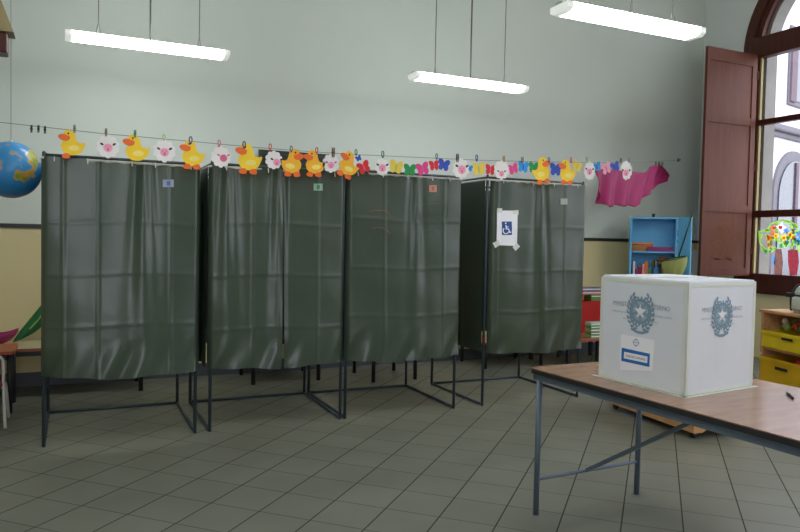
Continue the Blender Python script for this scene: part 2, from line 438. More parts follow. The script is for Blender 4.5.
# painted flowers on the lower left pane (flat paint on the glass, part of the window)
def paint_on_glass():
    xg = X1+.046
    P = lambda x, y: at_plane(x, y, (xg, 0, 0), (1, 0, 0))
    def patch(pix, m, k=0, name='flower_paint'):
        bm = bmesh.new(); bm.faces.new([bm.verts.new(P(*p)+Vector((-k*.0006, 0, 0))) for p in pix]); return obj(name, bm, 'g_'+m, win)
    blobs = bmesh.new()
    def multi(list_of_polys, m, k):
        bm = bmesh.new()
        for pix in list_of_polys: bm.faces.new([bm.verts.new(P(*p)+Vector((-k*.0006, 0, 0))) for p in pix])
        return obj('flower_paint', bm, 'g_'+m, win)
    blobs.free()
    rnd = random.Random(3)
    patch([(776, 249), (781.5, 249), (783, 262), (782, 275), (775, 275), (774, 262)], 'vase1', 1, 'vase_painting')
    patch([(788, 250), (798, 250), (799, 262), (797, 275), (790, 275), (788, 262)], 'vase2', 1, 'vase_painting')
    patch([(772.5, 256), (775, 255), (775.5, 264), (773.5, 266), (772, 261)], 'petal_b', 0, 'vase_painting')
    stems = []
    for c in ([(759, 231), (760, 243), (764, 250), (771, 252), (777, 248)], [(760, 231), (770, 230)], [(766, 231), (771, 224), (782, 220), (792, 222), (797, 228)],
              [(783, 248), (781, 238), (779, 232)], [(792, 249), (793, 238), (797, 232)], [(785, 248), (789, 240), (792, 231)], [(797, 246), (801, 240), (803, 228)], [(770, 252), (768, 246), (769, 238)]):
        for a, b in zip(c, c[1:]):
            dx, dy = b[0]-a[0], b[1]-a[1]; l = math.hypot(dx, dy); nx, ny = -dy/l*.75, dx/l*.75
            stems.append([(a[0]+nx, a[1]+ny), (b[0]+nx, b[1]+ny), (b[0]-nx, b[1]-ny), (a[0]-nx, a[1]-ny)])
    multi(stems, 'leaf', 1)
    lv = [ell(x, y, rx, ry, 10, 0, rot) for x, y, rx, ry, rot in
          ((764, 249, 3.4, 1.6, .6), (761, 236, 1.3, 3, .2), (768, 231, 3, 1.2, -.2), (787, 222, 4, 1.4, .2), (796, 226, 3.4, 1.6, .8), (778, 224, 3, 1.3, -.5),
           (786, 243, 3.2, 2, .4), (793, 244, 3, 2, -.4), (799, 250, 3, 1.4, 0), (774, 248, 3, 1.5, .3), (797, 231, 2.5, 1.2, 0))]
    multi(lv, 'leaf', 2); multi([ell(x+1.5, y-1.5, 3.2, 1.5, 10, 0, .9) for x, y in ((766, 238), (772, 240), (777, 242), (790, 228), (784, 246), (797, 247), (775, 231))], 'leaf', 3)
    multi([ell(x, y, 1.6, 2.4, 8) for x, y in ((771.5, 243), (781, 246), (788, 238), (795, 240), (766, 252))], 'leaf2', 3)
    fl = [(780.5, 227.5, 4.6, 'petal_w', 'petal_r'), (773.5, 228, 2.6, 'petal_o', 'petal_r'), (770, 238, 3.6, 'petal_o', 'petal_y'), (776, 236, 2.8, 'petal_y', 'petal_o'),
          (784, 238, 3.4, 'petal_y', 'petal_o'), (790, 235, 3.4, 'petal_y', 'petal_o'), (769.5, 245, 2.4, 'petal_o', 'petal_w'), (786.5, 231, 2.6, 'petal_b', 'petal_w'),
          (798, 241, 3.6, 'petal_b', 'leaf2'), (799, 234, 3, 'petal_b', 'petal_w'), (787, 242, 2.0, 'petal_b', 'petal_w'), (794, 238, 2, 'petal_o', 'petal_y'), (773, 233, 2, 'petal_o', 'petal_y')]
    for x, y, r, m1, m2 in fl:
        r *= 1.15
        patch([(x+r*(1+.28*math.cos(5*a))*math.cos(a)*.85, y+r*(1+.28*math.cos(5*a))*math.sin(a)*.85) for a in [2*PI*k/30 for k in range(30)]], m1, 4)
        patch(ell(x, y, r*.36, r*.36, 10), m2, 5)
paint_on_glass()

# inner shutter opened into the room, parallel to the back wall (hinged on the left jamb)
def shutter():
    y = 6.53; xa, xb, z0, z1 = 7.25, 8.155, 1.065, 3.965
    r = struct(thing('trim_3', 'brown wooden inner window shutter opened at right angles to the wall', 'shutter', (0, 0, 0))); del r['category']
    bm = bmesh.new()
    st = .085
    for lo, hi in (((xa, z0), (xa+st*.6, z1)), ((xb-st, z0), (xb, z1))): box(bm, (lo[0], y-.02, lo[1]), (hi[0], y+.02, hi[1]))
    for a, b in ((z0, z0+.1), (1.89, 1.99), (3.03, 3.13), (z1-.16, z1)): box(bm, (xa+st*.6, y-.019, a), (xb-st, y+.019, b))
    obj('shutter_frame', bm, 'shutter', r)
    for a, b in ((z0+.1, 1.89), (1.99, 3.03), (3.13, z1-.16)):
        obj('shutter_panel', bx((xa+st*.6, y-.008, a), (xb-st, y+.008, b)), 'shutter', r)
    # faint painted ornament on the lowest panel
    bm = bmesh.new()
    for cx, cz, rr in ((7.55, 1.40, .11), (7.81, 1.40, .11), (7.67, 1.64, .10)):
        for k in range(24):
            a, b = 2*PI*k/24, 2*PI*(k+1)/24
            for R0, R1 in ((rr, rr+.022), (rr*.45, rr*.62)):
                bm.faces.new([bm.verts.new((cx+q*math.cos(t), y-.0095, cz+q*math.sin(t))) for q, t in ((R0, a), (R1, a), (R1, b), (R0, b))])
    for c in ([(7.5, 1.3), (7.62, 1.26), (7.72, 1.3), (7.84, 1.26), (8.0, 1.32)], [(7.48, 1.6), (7.56, 1.7), (7.6, 1.6)], [(7.86, 1.62), (7.95, 1.7), (8.02, 1.6)]):
        for a, b in zip(c, c[1:]):
            d = Vector((b[0]-a[0], b[1]-a[1])).normalized(); nx, nz = -d.y*.011, d.x*.011
            bm.faces.new([bm.verts.new((p[0]+s*nx, y-.0095, p[1]+s*nz)) for p, s in ((a, 1), (b, 1), (b, -1), (a, -1))])
    obj('painted_ornament', bm, 'gold', r, 'faint gold painted scrolls', recalc=False)
    bm = bmesh.new()
    for z in (1.4, 2.5, 3.7): tube(bm, [(xb+.012, y-.02, z-.05), (xb+.012, y-.02, z+.05)], .01)
    obj('hinge', bm, 'frame_dark', r)
shutter()

# ------------------------------------------------------------------ outside
def outside():
    struct(obj('ground', bx((X1+WT, -30, -.6), (60, 60, -.5)), 'street'))
    P = at_plane(780, 200, (0, 14, 0), (0, 1, 0)); e = Vector((.97, .243, 0)); n = Vector((.243, -.97, 0))
    r = thing('building', 'overexposed white building across the street seen through the window', 'building', (P.x, P.y, -.5), math.atan2(.243, .97))
    z = lambda a: a+.5
    obj('wall', bx((-9, 0, 0), (14, 6, 13)), 'facade', r)
    obj('cornice', rbox((-9, -.22, z(4.75)), (14, 0, z(4.95)), .05), 'facade_trim', r)
    obj('string_course', rbox((-9, -.10, z(4.6)), (14, 0, z(4.75)), .03), 'facade_trim', r)
    def arch(bm, cx, w, z0, zs, y0, y1):
        pl = [(cx-w, z0), (cx+w, z0)]+[(cx+w*math.cos(PI*k/20), zs+w*math.sin(PI*k/20)) for k in range(21)]
        return prism(bm, pl, (0, y1, 0), (1, 0, 0), (0, 0, 1), y1-y0)
    for i, cx in enumerate((.75, 6.2, -4.4)):
        f = obj('arched_window', arch(bmesh.new(), cx, 1.35, z(.4), z(2.95), -.08, 0.0), 'facade_trim', r)
        obj('arched_pane', arch(bmesh.new(), cx, 1.1, z(.5), z(2.9), -.12, -.085), 'facade_win', f)
        obj('mullion', bx((cx-.09, -.16, z(.5)), (cx+.09, -.122, z(3.95))), 'facade_shut', f)
    for cx in (1.15, 6.2, -4.4):
        for z0 in (5.6, 9.2):
            f = obj('window', rbox((cx-1.0, -.08, z(z0)), (cx+1.0, 0, z(z0+2.3)), .03), 'facade_trim', r)
            obj('pane', bx((cx-.62, -.10, z(z0+.15)), (cx+.62, -.085, z(z0+2.15))), 'facade_win', f)
            for s in (-1, 1):
                a, b = sorted((cx+s*.62, cx+s*.98)); obj('shutter', bx((a, -.13, z(z0+.1)), (b, -.085, z(z0+2.2))), 'facade_shut', f)
outside()

# ------------------------------------------------------------------ voting booths
FY, BY, ZT = 5.28, 6.24, 1.955
def bump(x, c, w): return math.exp(-((x-c)/w)**2)
def booth(idx, xl, xr, cl, cr, label, panels, gather, vlines, hlines, amp, bl, br):
    W = xr-xl; ZT = (1.957, 1.968, 1.985, 1.998)[idx]
    r = thing('voting_booth', label, 'voting booth', (xl, FY, 0), 0, 'green curtained voting booths in a row')
    D = BY-FY; t = .0125
    for nm, x, y, zt in (('post', 0, 0, ZT+.035), ('post', W, 0, ZT+.03), ('post', 0, D, ZT+.02), ('post', W, D, ZT+.02)):
        bm = tb([(x, y, 0.0), (x, y, zt-.012), (x, y, zt)], [t, t, t*.5], 10); obj(nm, bm, 'tube', r, smooth=True)
    for x in (0, W):
        obj('bottom_rail', tb([(x, 0, t), (x, D, t)], t*.95, 8), 'tube', r, smooth=True)
        obj('top_rail', tb([(x, 0, ZT+.008), (x, D, ZT+.008)], t*.9, 8), 'tube', r, smooth=True)
    obj('bottom_rail', tb([(0, D, t), (W, D, t)], t*.95, 8), 'tube', r, smooth=True)
    for y in (0, D): obj('top_rail', tb([(0, y, ZT+.008), (W, y, ZT+.008)], t*.9, 8), 'tube', r, smooth=True)
    zr = ZT-.012
    obj('curtain_rod', tb([(-.02, -.022, zr), (W+.02, -.022, zr)], .0085, 8), 'rod', r, 'white curtain rod under the top tube')
    xs_ = .022 if idx in (0, 2) else -.022
    obj('curtain_rod', tb([(xs_, -.01, zr), (xs_, D, zr)], .0085, 8), 'rod', r, 'white side curtain rod')
    rnd = random.Random(idx*11+3)
    ph = [rnd.uniform(0, 6.28) for _ in range(8)]
    ztop = zr-.010; zb0 = .472
    cover = [[(-.1, .27)], [(-.1, .10), (.36, 1.1)], [(-.1, .16)], [(.93, 1.1)]][idx]
    def front(x, z):
        """outward distance of the front curtain in front of the post line, x local"""
        h = (ztop-z)/(ztop-zb0)                # 0 top .. 1 bottom
        u = (x-cl)/(cr-cl); u = min(1, max(0, u))
        bell = (1-(2*u-1)**4)
        d = .034 + amp*bell*(.15+.85*h**1.6) + (.012*h*bell)
        for g in gather:                       # folds that fan out from a gather point
            q = (u-g)/(.018+.10*h); d += (.028 if idx == 0 else .018)*math.exp(-q*q)*(1-.55*h) - .010*math.exp(-((u-g-.05-.03*h)/(.02+.05*h))**2)*(1-.3*h) - .009*math.exp(-((u-g+.05+.03*h)/(.02+.05*h))**2)*(1-.3*h)
        d += .0040*math.sin(u*8+ph[0]+2.3*h)*(.3+.7*h) + .0008*math.sin(u*27+ph[1]-5*h)*math.sin(h*4.0+ph[2])
        d += .0032*math.sin(u*9+h*13+ph[3])*math.sin(u*15-h*9+ph[4])
        for v, w in vlines: d += .0036*(1-min(1, abs(u-v)/.02)) if abs(u-v) < .02 else 0
        for hv in hlines:
            dh = abs(h-hv-.006*math.sin(u*7+ph[5])); d += .0025*(1-dh/.014) if dh < .014 else 0
        # wrap round the posts at the ends
        e = min(x-cl, cr-x)
        if e < .035: d -= .034*(1-max(0, e)/.035)**2
        # crumpled hem near the lower corners
        d += .012*math.sin(u*30+h*22+ph[6])*max(0, h-.82)/.18*(.4+math.cos(2*PI*u)**2)
        return d
    def hem(u):
        return zb0 + bl*(1-u)**4 + br*u**4 - .012*math.sin(PI*u) + .006*math.sin(u*13+ph[7])
    for (a, b) in panels:
        A, B = cl+(cr-cl)*a, cl+(cr-cl)*b
        def fn(i, j, A=A, B=B):
            uu = (A+(B-A)*i-cl)/(cr-cl); zb = hem(uu); z = ztop+(zb-ztop)*j
            x = A+(B-A)*i
            if idx == 1: x += (-.004-.012*j**1.5)*i**6 if b < 1 else (.004+.010*j**1.5)*(1-i)**6
            off = front(x, z)
            edge = 0
            if b < 1 and i > .93: edge = .02*(i-.93)/.07*(j)
            if a > 0 and i < .07: edge = -.012*(1-i/.07)
            return Vector((x, -off-edge, z + ((.018 if any(p < uu < q for p, q in cover) else .003*math.sin(x*60)) if j == 0 else 0)))
        bm = grid(bmesh.new(), fn, int(150*(b-a))+8, 120)
        o = obj('front_curtain', bm, 'curtain', r, smooth=True, recalc=False)
        for k in range(max(2, int(5*(b-a)))):
            x = A+(B-A)*(k+.5)/max(2, int(5*(b-a)))+rnd.uniform(-.05, .05)
            bm = tb([(x, -.033, zr+.009), (x, -.044, zr-.002), (x, -.046-front(x, ztop-.02)+.034, zr-.026)], .004, 6)
            obj('curtain_hook', bm, 'white_plastic', r)
    # side and back curtains
    for sx, x0 in ((-1, 0), (1, W)):
        def fs(i, j, sx=sx, x0=x0):
            z = ztop+(zb0+.01-ztop)*j; y = -.012+(D-.01)*i
            d = .016+.018*math.sin(i*26+ph[1]+j)*(.3+.7*j)+.012*math.sin(i*11+ph[2]-2*j) + (.02*math.sin(i*17-3.5*j*i) if idx == 3 else 0)
            d = max(.0135, min(.03 if (idx in (2, 3) and sx == 1) or (idx == 2 and sx == -1) or idx == 3 else .05, .030+d*.6))
            if (idx, sx) in ((0, -1), (1, 1), (2, -1)): return Vector((x0-sx*(.014+.4*d), y, z))
            return Vector((x0+sx*(d if sx < 0 else .016+.3*(d-.016)), y, z))
        obj('side_curtain', grid(bmesh.new(), fs, 60, 60), 'curtain', r, smooth=True, recalc=False)
    def fb(i, j):
        z = ztop+(zb0+.04-ztop)*j; x = .02+(W-.04)*i
        return Vector((x, D+.02+.008*math.sin(i*24+ph[3]), z))
    obj('back_curtain', grid(bmesh.new(), fb, 60, 30), 'curtain', r, smooth=True, recalc=False)
    def on_curtain(pix, off=.004, sub=6):
        """patch lying on the front curtain, corners given as the photo shows them"""
        c = [at_y(x, y, FY-.05-amp*.2) for x, y in pix]
        def fn(i, j):
            p = (c[0]*(1-i)+c[1]*i)*(1-j)+(c[3]*(1-i)+c[2]*i)*j
            return Vector((p.x-xl, -front(p.x-xl, p.z)-off, p.z))
        return fn
    r['_tmp'] = 0; del r['_tmp']
    return r, front, on_curtain, xl
BO = []
BO.append(booth(0, -.168, .825, -.016, 1.010, 'leftmost voting booth, single shiny green curtain and pale blue number sticker', [(0, 1)], [.62], [(.13, 1), (.34, 1), (.80, 1)], [.28, .52, .76], .085, .018, .0))
BO.append(booth(1, .932, 1.957, -.026, 1.030, 'second voting booth from the left, green curtain parted at its middle, pale green sticker', [(0, .52), (.52, 1)], [.12, .48], [(.3, 1), (.78, 1)], [.27, .53, .80], .055, .01, .0))
BO.append(booth(2, 1.998, 3.000, -.020, 1.030, 'third voting booth from the left, green curtain with orange crayon mark', [(0, 1)], [.57], [(.30, 1), (.82, 1)], [.24, .50, .76], .07, .0, .015))
BO.append(booth(3, 3.288, 4.335, .028, 1.070, 'rightmost voting booth, green curtain with wheelchair sign taped on', [(0, .508), (.508, 1)], [.49], [(.06, 1), (.75, 1)], [.26, .52, .76], .05, .0, .0))
def sticker(i, x0, y0, x1, y1, m, mark, label):
    r, front, oc, xl = BO[i]
    fn = oc([(x0, y0), (x1, y0), (x1, y1), (x0, y1)], .007)
    s = obj('number_sticker', grid(bmesh.new(), fn, 5, 4), m, r, label, recalc=False)
    f2 = oc([(x0+(x1-x0)*.35, y0+(y1-y0)*.2), (x0+(x1-x0)*.68, y0+(y1-y0)*.2), (x0+(x1-x0)*.68, y0+(y1-y0)*.8), (x0+(x1-x0)*.35, y0+(y1-y0)*.8)], .0085)
    obj('printed_mark', grid(bmesh.new(), f2, 3, 3), mark, s, recalc=False)
MT['st1'] = mat('sticker_blue_white', (150, 160, 190), .6); MT['st1b'] = mat('sticker_blue_ink', (90, 105, 165), .6)
MT['st2'] = mat('sticker_green_white', (150, 185, 165), .6); MT['st2b'] = mat('sticker_green_ink', (70, 135, 105), .6)
MT['st3'] = mat('sticker_peach', (196, 140, 118), .6); MT['st3b'] = mat('sticker_red_ink', (175, 105, 95), .6)
MT['st4'] = mat('sticker_white', (176, 180, 174), .6)
sticker(0, 163, 179.5, 174, 187, 'st1', 'st1b', 'pale blue paper number sticker')
sticker(1, 314, 183.5, 323, 190.5, 'st2', 'st2b', 'pale green paper number sticker')
sticker(2, 429.5, 185, 437.5, 192, 'st3', 'st3b', 'peach paper number sticker')
sticker(3, 561, 198.5, 568, 204.5, 'st4', 'st4', 'small white paper sticker')
# crayon mark and pale scuffs on the third booth's curtain
def strokes(i, lines, m, name, wpx=.7, off=.007, label=None):
    r, front, oc, xl = BO[i]; bm = bmesh.new()
    for L in lines:
        for a, b in zip(L, L[1:]):
            dx, dy = b[0]-a[0], b[1]-a[1]; l = math.hypot(dx, dy) or 1; nx, ny = -dy/l*wpx, dx/l*wpx
            fn = oc([(a[0]+nx, a[1]+ny), (b[0]+nx, b[1]+ny), (b[0]-nx, b[1]-ny), (a[0]-nx, a[1]-ny)], off)
            grid(bm, fn, 3, 1)
    obj(name, bm, m, r, label, recalc=False)
strokes(2, [[(370, 211), (376, 210.5), (384, 210.5), (389, 213), (391, 218)], [(372, 229), (377, 227.5), (383, 228), (387, 230.5), (390, 233.5)]], 'chalk', 'crayon_mark', .55, label='thin orange crayon scrawl')
rnd = random.Random(5)
sc = [[(414, 206), (428, 204), (446, 203), (449, 206), (448, 222)], [(414, 206), (414, 224), (415, 232)], [(415, 232), (428, 230)], [(424, 238), (432, 230), (440, 222), (447, 214)]]
for k in range(9): x = 418+k*3.2; sc.append([(x, 214-rnd.random()*6), (x+3, 218+rnd.random()*5), (x+5, 216)])
strokes(2, sc, 'scuff', 'scuff_mark', .3, label='faint pale scuffs')

# wheelchair sign taped on booth 4
def sign():
    r4, front, oc, xl = BO[3]
    r = thing('accessibility_sign', 'white paper with blue wheelchair symbol taped to the rightmost voting booth', 'sign', (xl, FY, 0))
    def g(pix, off, n=6): return grid(bmesh.new(), oc(pix, off), n, n)
    obj('paper', g([(497.8, 210.5), (518.5, 210.5), (517, 246), (497.3, 245.2)], .008, 10), 'paper', r, recalc=False)
    for pix in ([(498, 208), (503, 208.5), (502.5, 213), (497.5, 212)], [(513.5, 210.5), (519, 210), (519, 215), (513.5, 214)],
                [(494, 243), (499, 240), (501, 244.5), (496, 248)], [(512.5, 247), (517, 243), (520, 246.5), (515.5, 251)]):
        obj('tape_strip', g(pix, .011, 3), 'tape', r, recalc=False)
    q = (502.2, 221.5, 512, 235)
    pic = obj('pictogram', g([(q[0], q[1]), (q[2], q[1]), (q[2], q[3]), (q[0], q[3])], .0105, 6), 'pict_blue', r, recalc=False)
    bm = bmesh.new()
    w, h = q[2]-q[0], q[3]-q[1]
    def S(L, t):
        for a, b in zip(L, L[1:]):
            a = (q[0]+a[0]*w, q[1]+a[1]*h); b = (q[0]+b[0]*w, q[1]+b[1]*h)
            dx, dy = b[0]-a[0], b[1]-a[1]; l = math.hypot(dx, dy); nx, ny = -dy/l*t, dx/l*t; ex, ey = dx/l*t*.4, dy/l*t*.4
            grid(bm, oc([(a[0]+nx-ex, a[1]+ny-ey), (b[0]+nx+ex, b[1]+ny+ey), (b[0]-nx+ex, b[1]-ny+ey), (a[0]-nx-ex, a[1]-ny-ey)], .0125), 2, 1)
    S([(.38, .28), (.42, .55), (.66, .56), (.76, .82), (.88, .78)], .5)
    S([(.40, .40), (.62, .40)], .45)
    S([(.40+.28*math.cos(a)-.02, .68+.22*math.sin(a)) for a in [math.radians(20+k*15) for k in range(15)]], .42)
    S([(.33, .13), (.40, .13)], .75)
    obj('wheelchair_figure', bm, 'paper', pic, 'white wheelchair figure', recalc=False)
sign()

# ------------------------------------------------------------------ garland
LY = 5.135
HOOK = at_y(678, 160.5, Y1)
def line_plane(x):
    """depth of the line: parallel to the booths, then back to the wall hook"""
    return LY
WP = [at_y(-40, 118, LY+.02), at_y(0, 122.3, LY), at_y(30, 125.6, LY), at_y(50, 127.8, LY), at_y(75, 130.5, LY), at_y(106, 134, LY), at_y(136, 136.4, LY), at_y(164, 139, LY), at_y(190, 141.2, LY), at_y(219, 144, LY),
      at_y(246, 146.5, LY), at_y(292, 150.3, LY), at_y(331, 153, LY), at_y(360, 154.8, LY), at_y(400, 156.6, LY), at_y(439, 158.4, LY), at_y(480, 160.2, LY), at_y(522, 161.4, LY), at_y(565, 162.2, LY)]
E0 = WP[-1]
def tail(px, py=None):
    """point on the stretch from booth four back to the wall hook, seen at photo column px"""
    n = Vector((-(HOOK.y-E0.y), HOOK.x-E0.x, 0))
    if py is None:
        lo = 163.0 + (160.5-163.0)*(px-575)/(103); py = lo
    return at_plane(px, py, E0, n)
WP += [tail(590, 162.4), tail(620, 162.6), tail(650, 161.8), HOOK+Vector((-.03, -.02, 0))]
tag(obj('clothesline', tb(WP, .0022, 5), 'wire', smooth=True), 'thin grey line carrying the paper garland from the left to the wall hook', 'line')
hk = thing('wall_hook', 'small metal hook in the back wall at the right end of the garland line', 'hook', HOOK)
obj('plate', lathe(bmesh.new(), [(.022, 0), (.022, .006)], 12), 'steel', hk).matrix_local = Matrix.Translation((0, -.0, 0)) @ Matrix.Rotation(PI/2, 4, 'X')
obj('hook_arm', tb(arc_pts([(0, -.006, 0), (0, -.05, 0), (-.03, -.055, .02), (-.05, -.03, .02)], .012), .005, 6), 'steel', hk)

def frame_at(px, py):
    if px <= 575: return at_y(px, py, LY-.006), Vector((1, 0, 0)), LY
    p = tail(px, py); return p + (EYE-p).normalized()*(.02+.10*min(1, max(0, (px-580)/40))*(px < 640)), None, None
def card(px, py, wpx, name, cat, label, parts, rot=0, group=None, flip=1, back=0):
    """flat cut-out hanging on the line. parts: (name, poly in unit frame, material, layer)"""
    c = frame_at(px, py)[0]; U = Vector((1, 0, 0))
    s = (at_y(px+wpx/2, py, c.y)-at_y(px-wpx/2, py, c.y)).length
    V = Vector((0, 0, 1)); N = U.cross(V)    # towards the viewer
    r = thing(name, label, cat, c, 0, group)
    cr, sr = math.cos(rot), math.sin(rot)
    for (nm, polys, m, layer) in parts:
        bm = bmesh.new()
        for poly in polys:
            pl = [(flip*x*s, y*s) for x, y in poly]; pl = [(cr*x-sr*y, sr*x+cr*y) for x, y in pl]
            if flip < 0: pl = pl[::-1]
            prism(bm, pl, N*(.0016*layer - back), U, V, .0014)
        obj(nm, bm, m, r)
    return r
def cat_rom(pts, n=4):
    out = []; N = len(pts)
    for i in range(N):
        p0, p1, p2, p3 = [Vector(pts[(i+k-1) % N]) for k in range(4)]
        for k in range(n):
            t = k/n; q = .5*((2*p1)+(-p0+p2)*t+(2*p0-5*p1+4*p2-p3)*t*t+(-p0+3*p1-3*p2+p3)*t**3); out.append((q.x, q.y))
    return out
# a duck, unit width, facing left
DUCK = cat_rom([(-.30, .62), (-.12, .66), (.08, .54), (.14, .34), (.20, .18), (.34, .11), (.52, .14), (.48, -.05), (.36, -.28), (.12, -.42), (-.18, -.42), (-.38, -.26), (-.46, -.02), (-.38, .16), (-.30, .26), (-.36, .44)])
BEAK = cat_rom([(-.52, .44), (-.36, .47), (-.20, .42), (-.10, .36), (-.14, .22), (-.30, .17), (-.46, .22), (-.58, .34)])
FOOT1 = cat_rom([(-.36, -.40), (-.18, -.36), (-.10, -.46), (-.14, -.58), (-.34, -.58), (-.42, -.50)])
FOOT2 = [(x+.42, y) for x, y in FOOT1]
EYE_ = ell(-.17, .50, .035, .05, 10); WING = ell(.06, -.12, .22, .12, 18, 0, .1)
MT['wing'] = mat('pale_yellow_card', (246, 224, 120), .6)
MT['duck_o'] = mat('amber_card', (248, 182, 40), .6)
def duck(px, py, w, label, flip=1, rot=0, m='yellow', feet=2):
    fs = [FOOT1, FOOT2][:feet]
    P = [('body', [DUCK], m, 0)]
    if feet: P.append(('feet', fs, 'orange', 1))
    P += [('beak', [BEAK], 'orange', 1), ('wing', [WING], 'wing', 1), ('eye', [EYE_], 'black', 2)]
    card(px, py, w, 'paper_duck', 'paper duck', label, P, rot, 'paper garland over the booths', flip)
duck(72.5, 145.3, 25, 'yellow paper duck facing left, leftmost duck of the garland, by the left booth post', feet=1)
duck(137, 150.5, 25, 'yellow paper duck facing left, second duck from the left, above the first booth', feet=0)
duck(193, 155.8, 23.5, 'yellow paper duck facing left at the gap between first and second booth')
duck(249.3, 159.6, 24.5, 'yellow paper duck facing left, left of the blackboard edge, over the second booth')
duck(291.5, 163.5, 21.5, 'yellow paper duck facing right in front of the blackboard', flip=-1, m='duck_o')
duck(315, 164.5, 20, 'yellow paper duck facing left in front of the blackboard, beside a white sheep', m='duck_o')
duck(348.5, 166.0, 20, 'amber paper duck tilted backwards, at the gap between second and third booth', rot=-.38, m='duck_o')
duck(541.5, 171.5, 17.5, 'yellow paper duck facing right, over the rightmost booth', flip=-1, rot=.2)
duck(567.5, 173.0, 16, 'yellow paper duck facing left, rightmost duck of the garland')
# sheep: fluffy white disc with pink face
def scallop(n, r, d, sx=1, sy=1): return [((r+d*abs(math.sin(n*a/2)))*math.cos(a)*sx, (r+d*abs(math.sin(n*a/2)))*math.sin(a)*sy) for a in [2*PI*k/(n*5) for k in range(n*5)]]
def sheep(px, py, w, label, rot=0, fs=1.0, fx=0, fy=-.06, dark=True, sy=1.06, face='pink'):
    P = [('fleece', [scallop(10, .43, .07, 1, sy)], 'white_card', 0), ('face', [ell(fx, fy, .20*fs, .20*fs, 18)], face, 1),
         ('ear', [ell(fx-.27*fs, fy+.16*fs, .09*fs, .05*fs, 10, 0, -.5)], 'black' if dark else 'dpink', 1), ('ear', [ell(fx+.27*fs, fy+.18*fs, .09*fs, .05*fs, 10, 0, .6)], 'black' if dark else 'dpink', 1),
         ('snout', [ell(fx, fy-.07*fs, .05*fs, .08*fs, 10), ell(fx-.08*fs, fy+.05*fs, .025*fs, .035*fs, 8), ell(fx+.08*fs, fy+.05*fs, .025*fs, .035*fs, 8)], 'dpink', 2)]
    card(px, py, w, 'paper_sheep', 'paper sheep', label, P, rot, 'paper garland over the booths')
sheep(108, 146.5, 24, 'white paper sheep with pink face and dark ears between the two leftmost ducks', fs=.95)
sheep(164.5, 151, 23, 'white paper sheep with pink face under a lime peg above the first booth', fs=.95)
sheep(221, 157, 20.5, 'fluffy white paper sheep with pink blot face, over the left part of the second booth', fs=.9, fx=.12, fy=-.05, dark=False, face='dpink')
sheep(273.8, 160, 17.5, 'fluffy white paper sheep at the left edge of the blackboard', fs=1.0, fx=.16, fy=-.12, dark=True)
sheep(330.8, 163.3, 17, 'fluffy white paper sheep hung from a tall brown peg, right end of the blackboard', fs=.95, fx=.02, fy=-.1, dark=False)
sheep(382.3, 167, 15, 'white paper sheep between the red and the yellow butterfly over the third booth', fs=1.15)
sheep(461, 168.5, 17, 'white paper sheep under a black peg at the gap between third and fourth booth', fs=1.1, fx=.05, dark=True)
sheep(501.5, 170, 15.5, 'white paper sheep left of the magenta butterfly over the rightmost booth', fs=.8, fy=-.2)
sheep(589.5, 170.8, 11.5, 'white paper sheep right of the last duck, against the wall', sy=1.3, fs=1.1, dark=True)
sheep(626, 170.5, 12.5, 'rightmost white paper sheep, in front of the magenta skirt', sy=1.2, fs=1.0, fy=-.15)
BF = cat_rom([(0, .22), (.10, .36), (.34, .46), (.50, .34), (.46, .10), (.38, 0), (.43, -.16), (.34, -.38), (.14, -.40), (0, -.22), (-.14, -.40), (-.34, -.38), (-.43, -.16), (-.38, 0), (-.46, .10), (-.50, .34), (-.34, .46), (-.10, .36)])
BBODY = ell(0, -.02, .05, .26, 12)
def butterfly(px, py, w, m, label, rot=0):
    body = {'red': 'dpink', 'blue': 'peg_blue', 'sky': 'blue', 'green': 'peg_green', 'magenta': 'dpink', 'buttery': 'peg_lime', 'pink': 'dpink'}[m]
    card(px, py, w*1.16, 'paper_butterfly', 'paper butterfly', label, [('wings', [BF], m, 0), ('body', [BBODY], body, 1)], rot, 'paper garland over the booths', back=.004)
for a in [(358.7, 158.3, 5, 'blue', 'tiny blue paper butterfly behind the tilted duck', .5), (364, 167.5, 11, 'red', 'red paper butterfly right of the tilted amber duck', .45),
          (396.3, 167.0, 11.5, 'buttery', 'yellow paper butterfly over the third booth, left of the green one', -.15), (410, 170, 10.5, 'green', 'green paper butterfly over the middle of the third booth', 0),
          (423, 169, 11, 'magenta', 'magenta paper butterfly between green and red ones over the third booth', .3), (434.3, 165.5, 8.5, 'red', 'red paper butterfly touching a blue one, over the third booth', .15),
          (444, 165, 10, 'blue', 'dark blue paper butterfly right of the red one over the third booth', -.15), (469.6, 168, 5.5, 'sky', 'narrow sky blue paper butterfly right of the sheep with black peg', -.2),
          (479, 169, 10.5, 'buttery', 'yellow paper butterfly left of the red one, over the last gap', .1), (490.5, 169.8, 8.5, 'red', 'red paper butterfly at the left post of the rightmost booth', -.1),
          (513.5, 169, 8.5, 'magenta', 'magenta paper butterfly between white sheep and sky blue butterfly', .35), (523.5, 167, 9, 'sky', 'sky blue paper butterfly over the rightmost booth', -.1),
          (534, 167.5, 8.5, 'green', 'green paper butterfly left of the right-facing last duck', 0), (556, 169.5, 10, 'blue', 'royal blue paper butterfly between the last two ducks', 0),
          (577.3, 166.5, 8, 'buttery', 'yellow paper butterfly touching the last duck', -.3), (597, 167, 7, 'sky', 'sky blue paper butterfly left of the pink one over the skirt', .3),
          (606.5, 168.5, 8.5, 'pink', 'pink paper butterfly over the magenta skirt', .35), (615.3, 167, 7.5, 'blue', 'dark blue paper butterfly left of the rightmost sheep', .35)]:
    butterfly(*a)
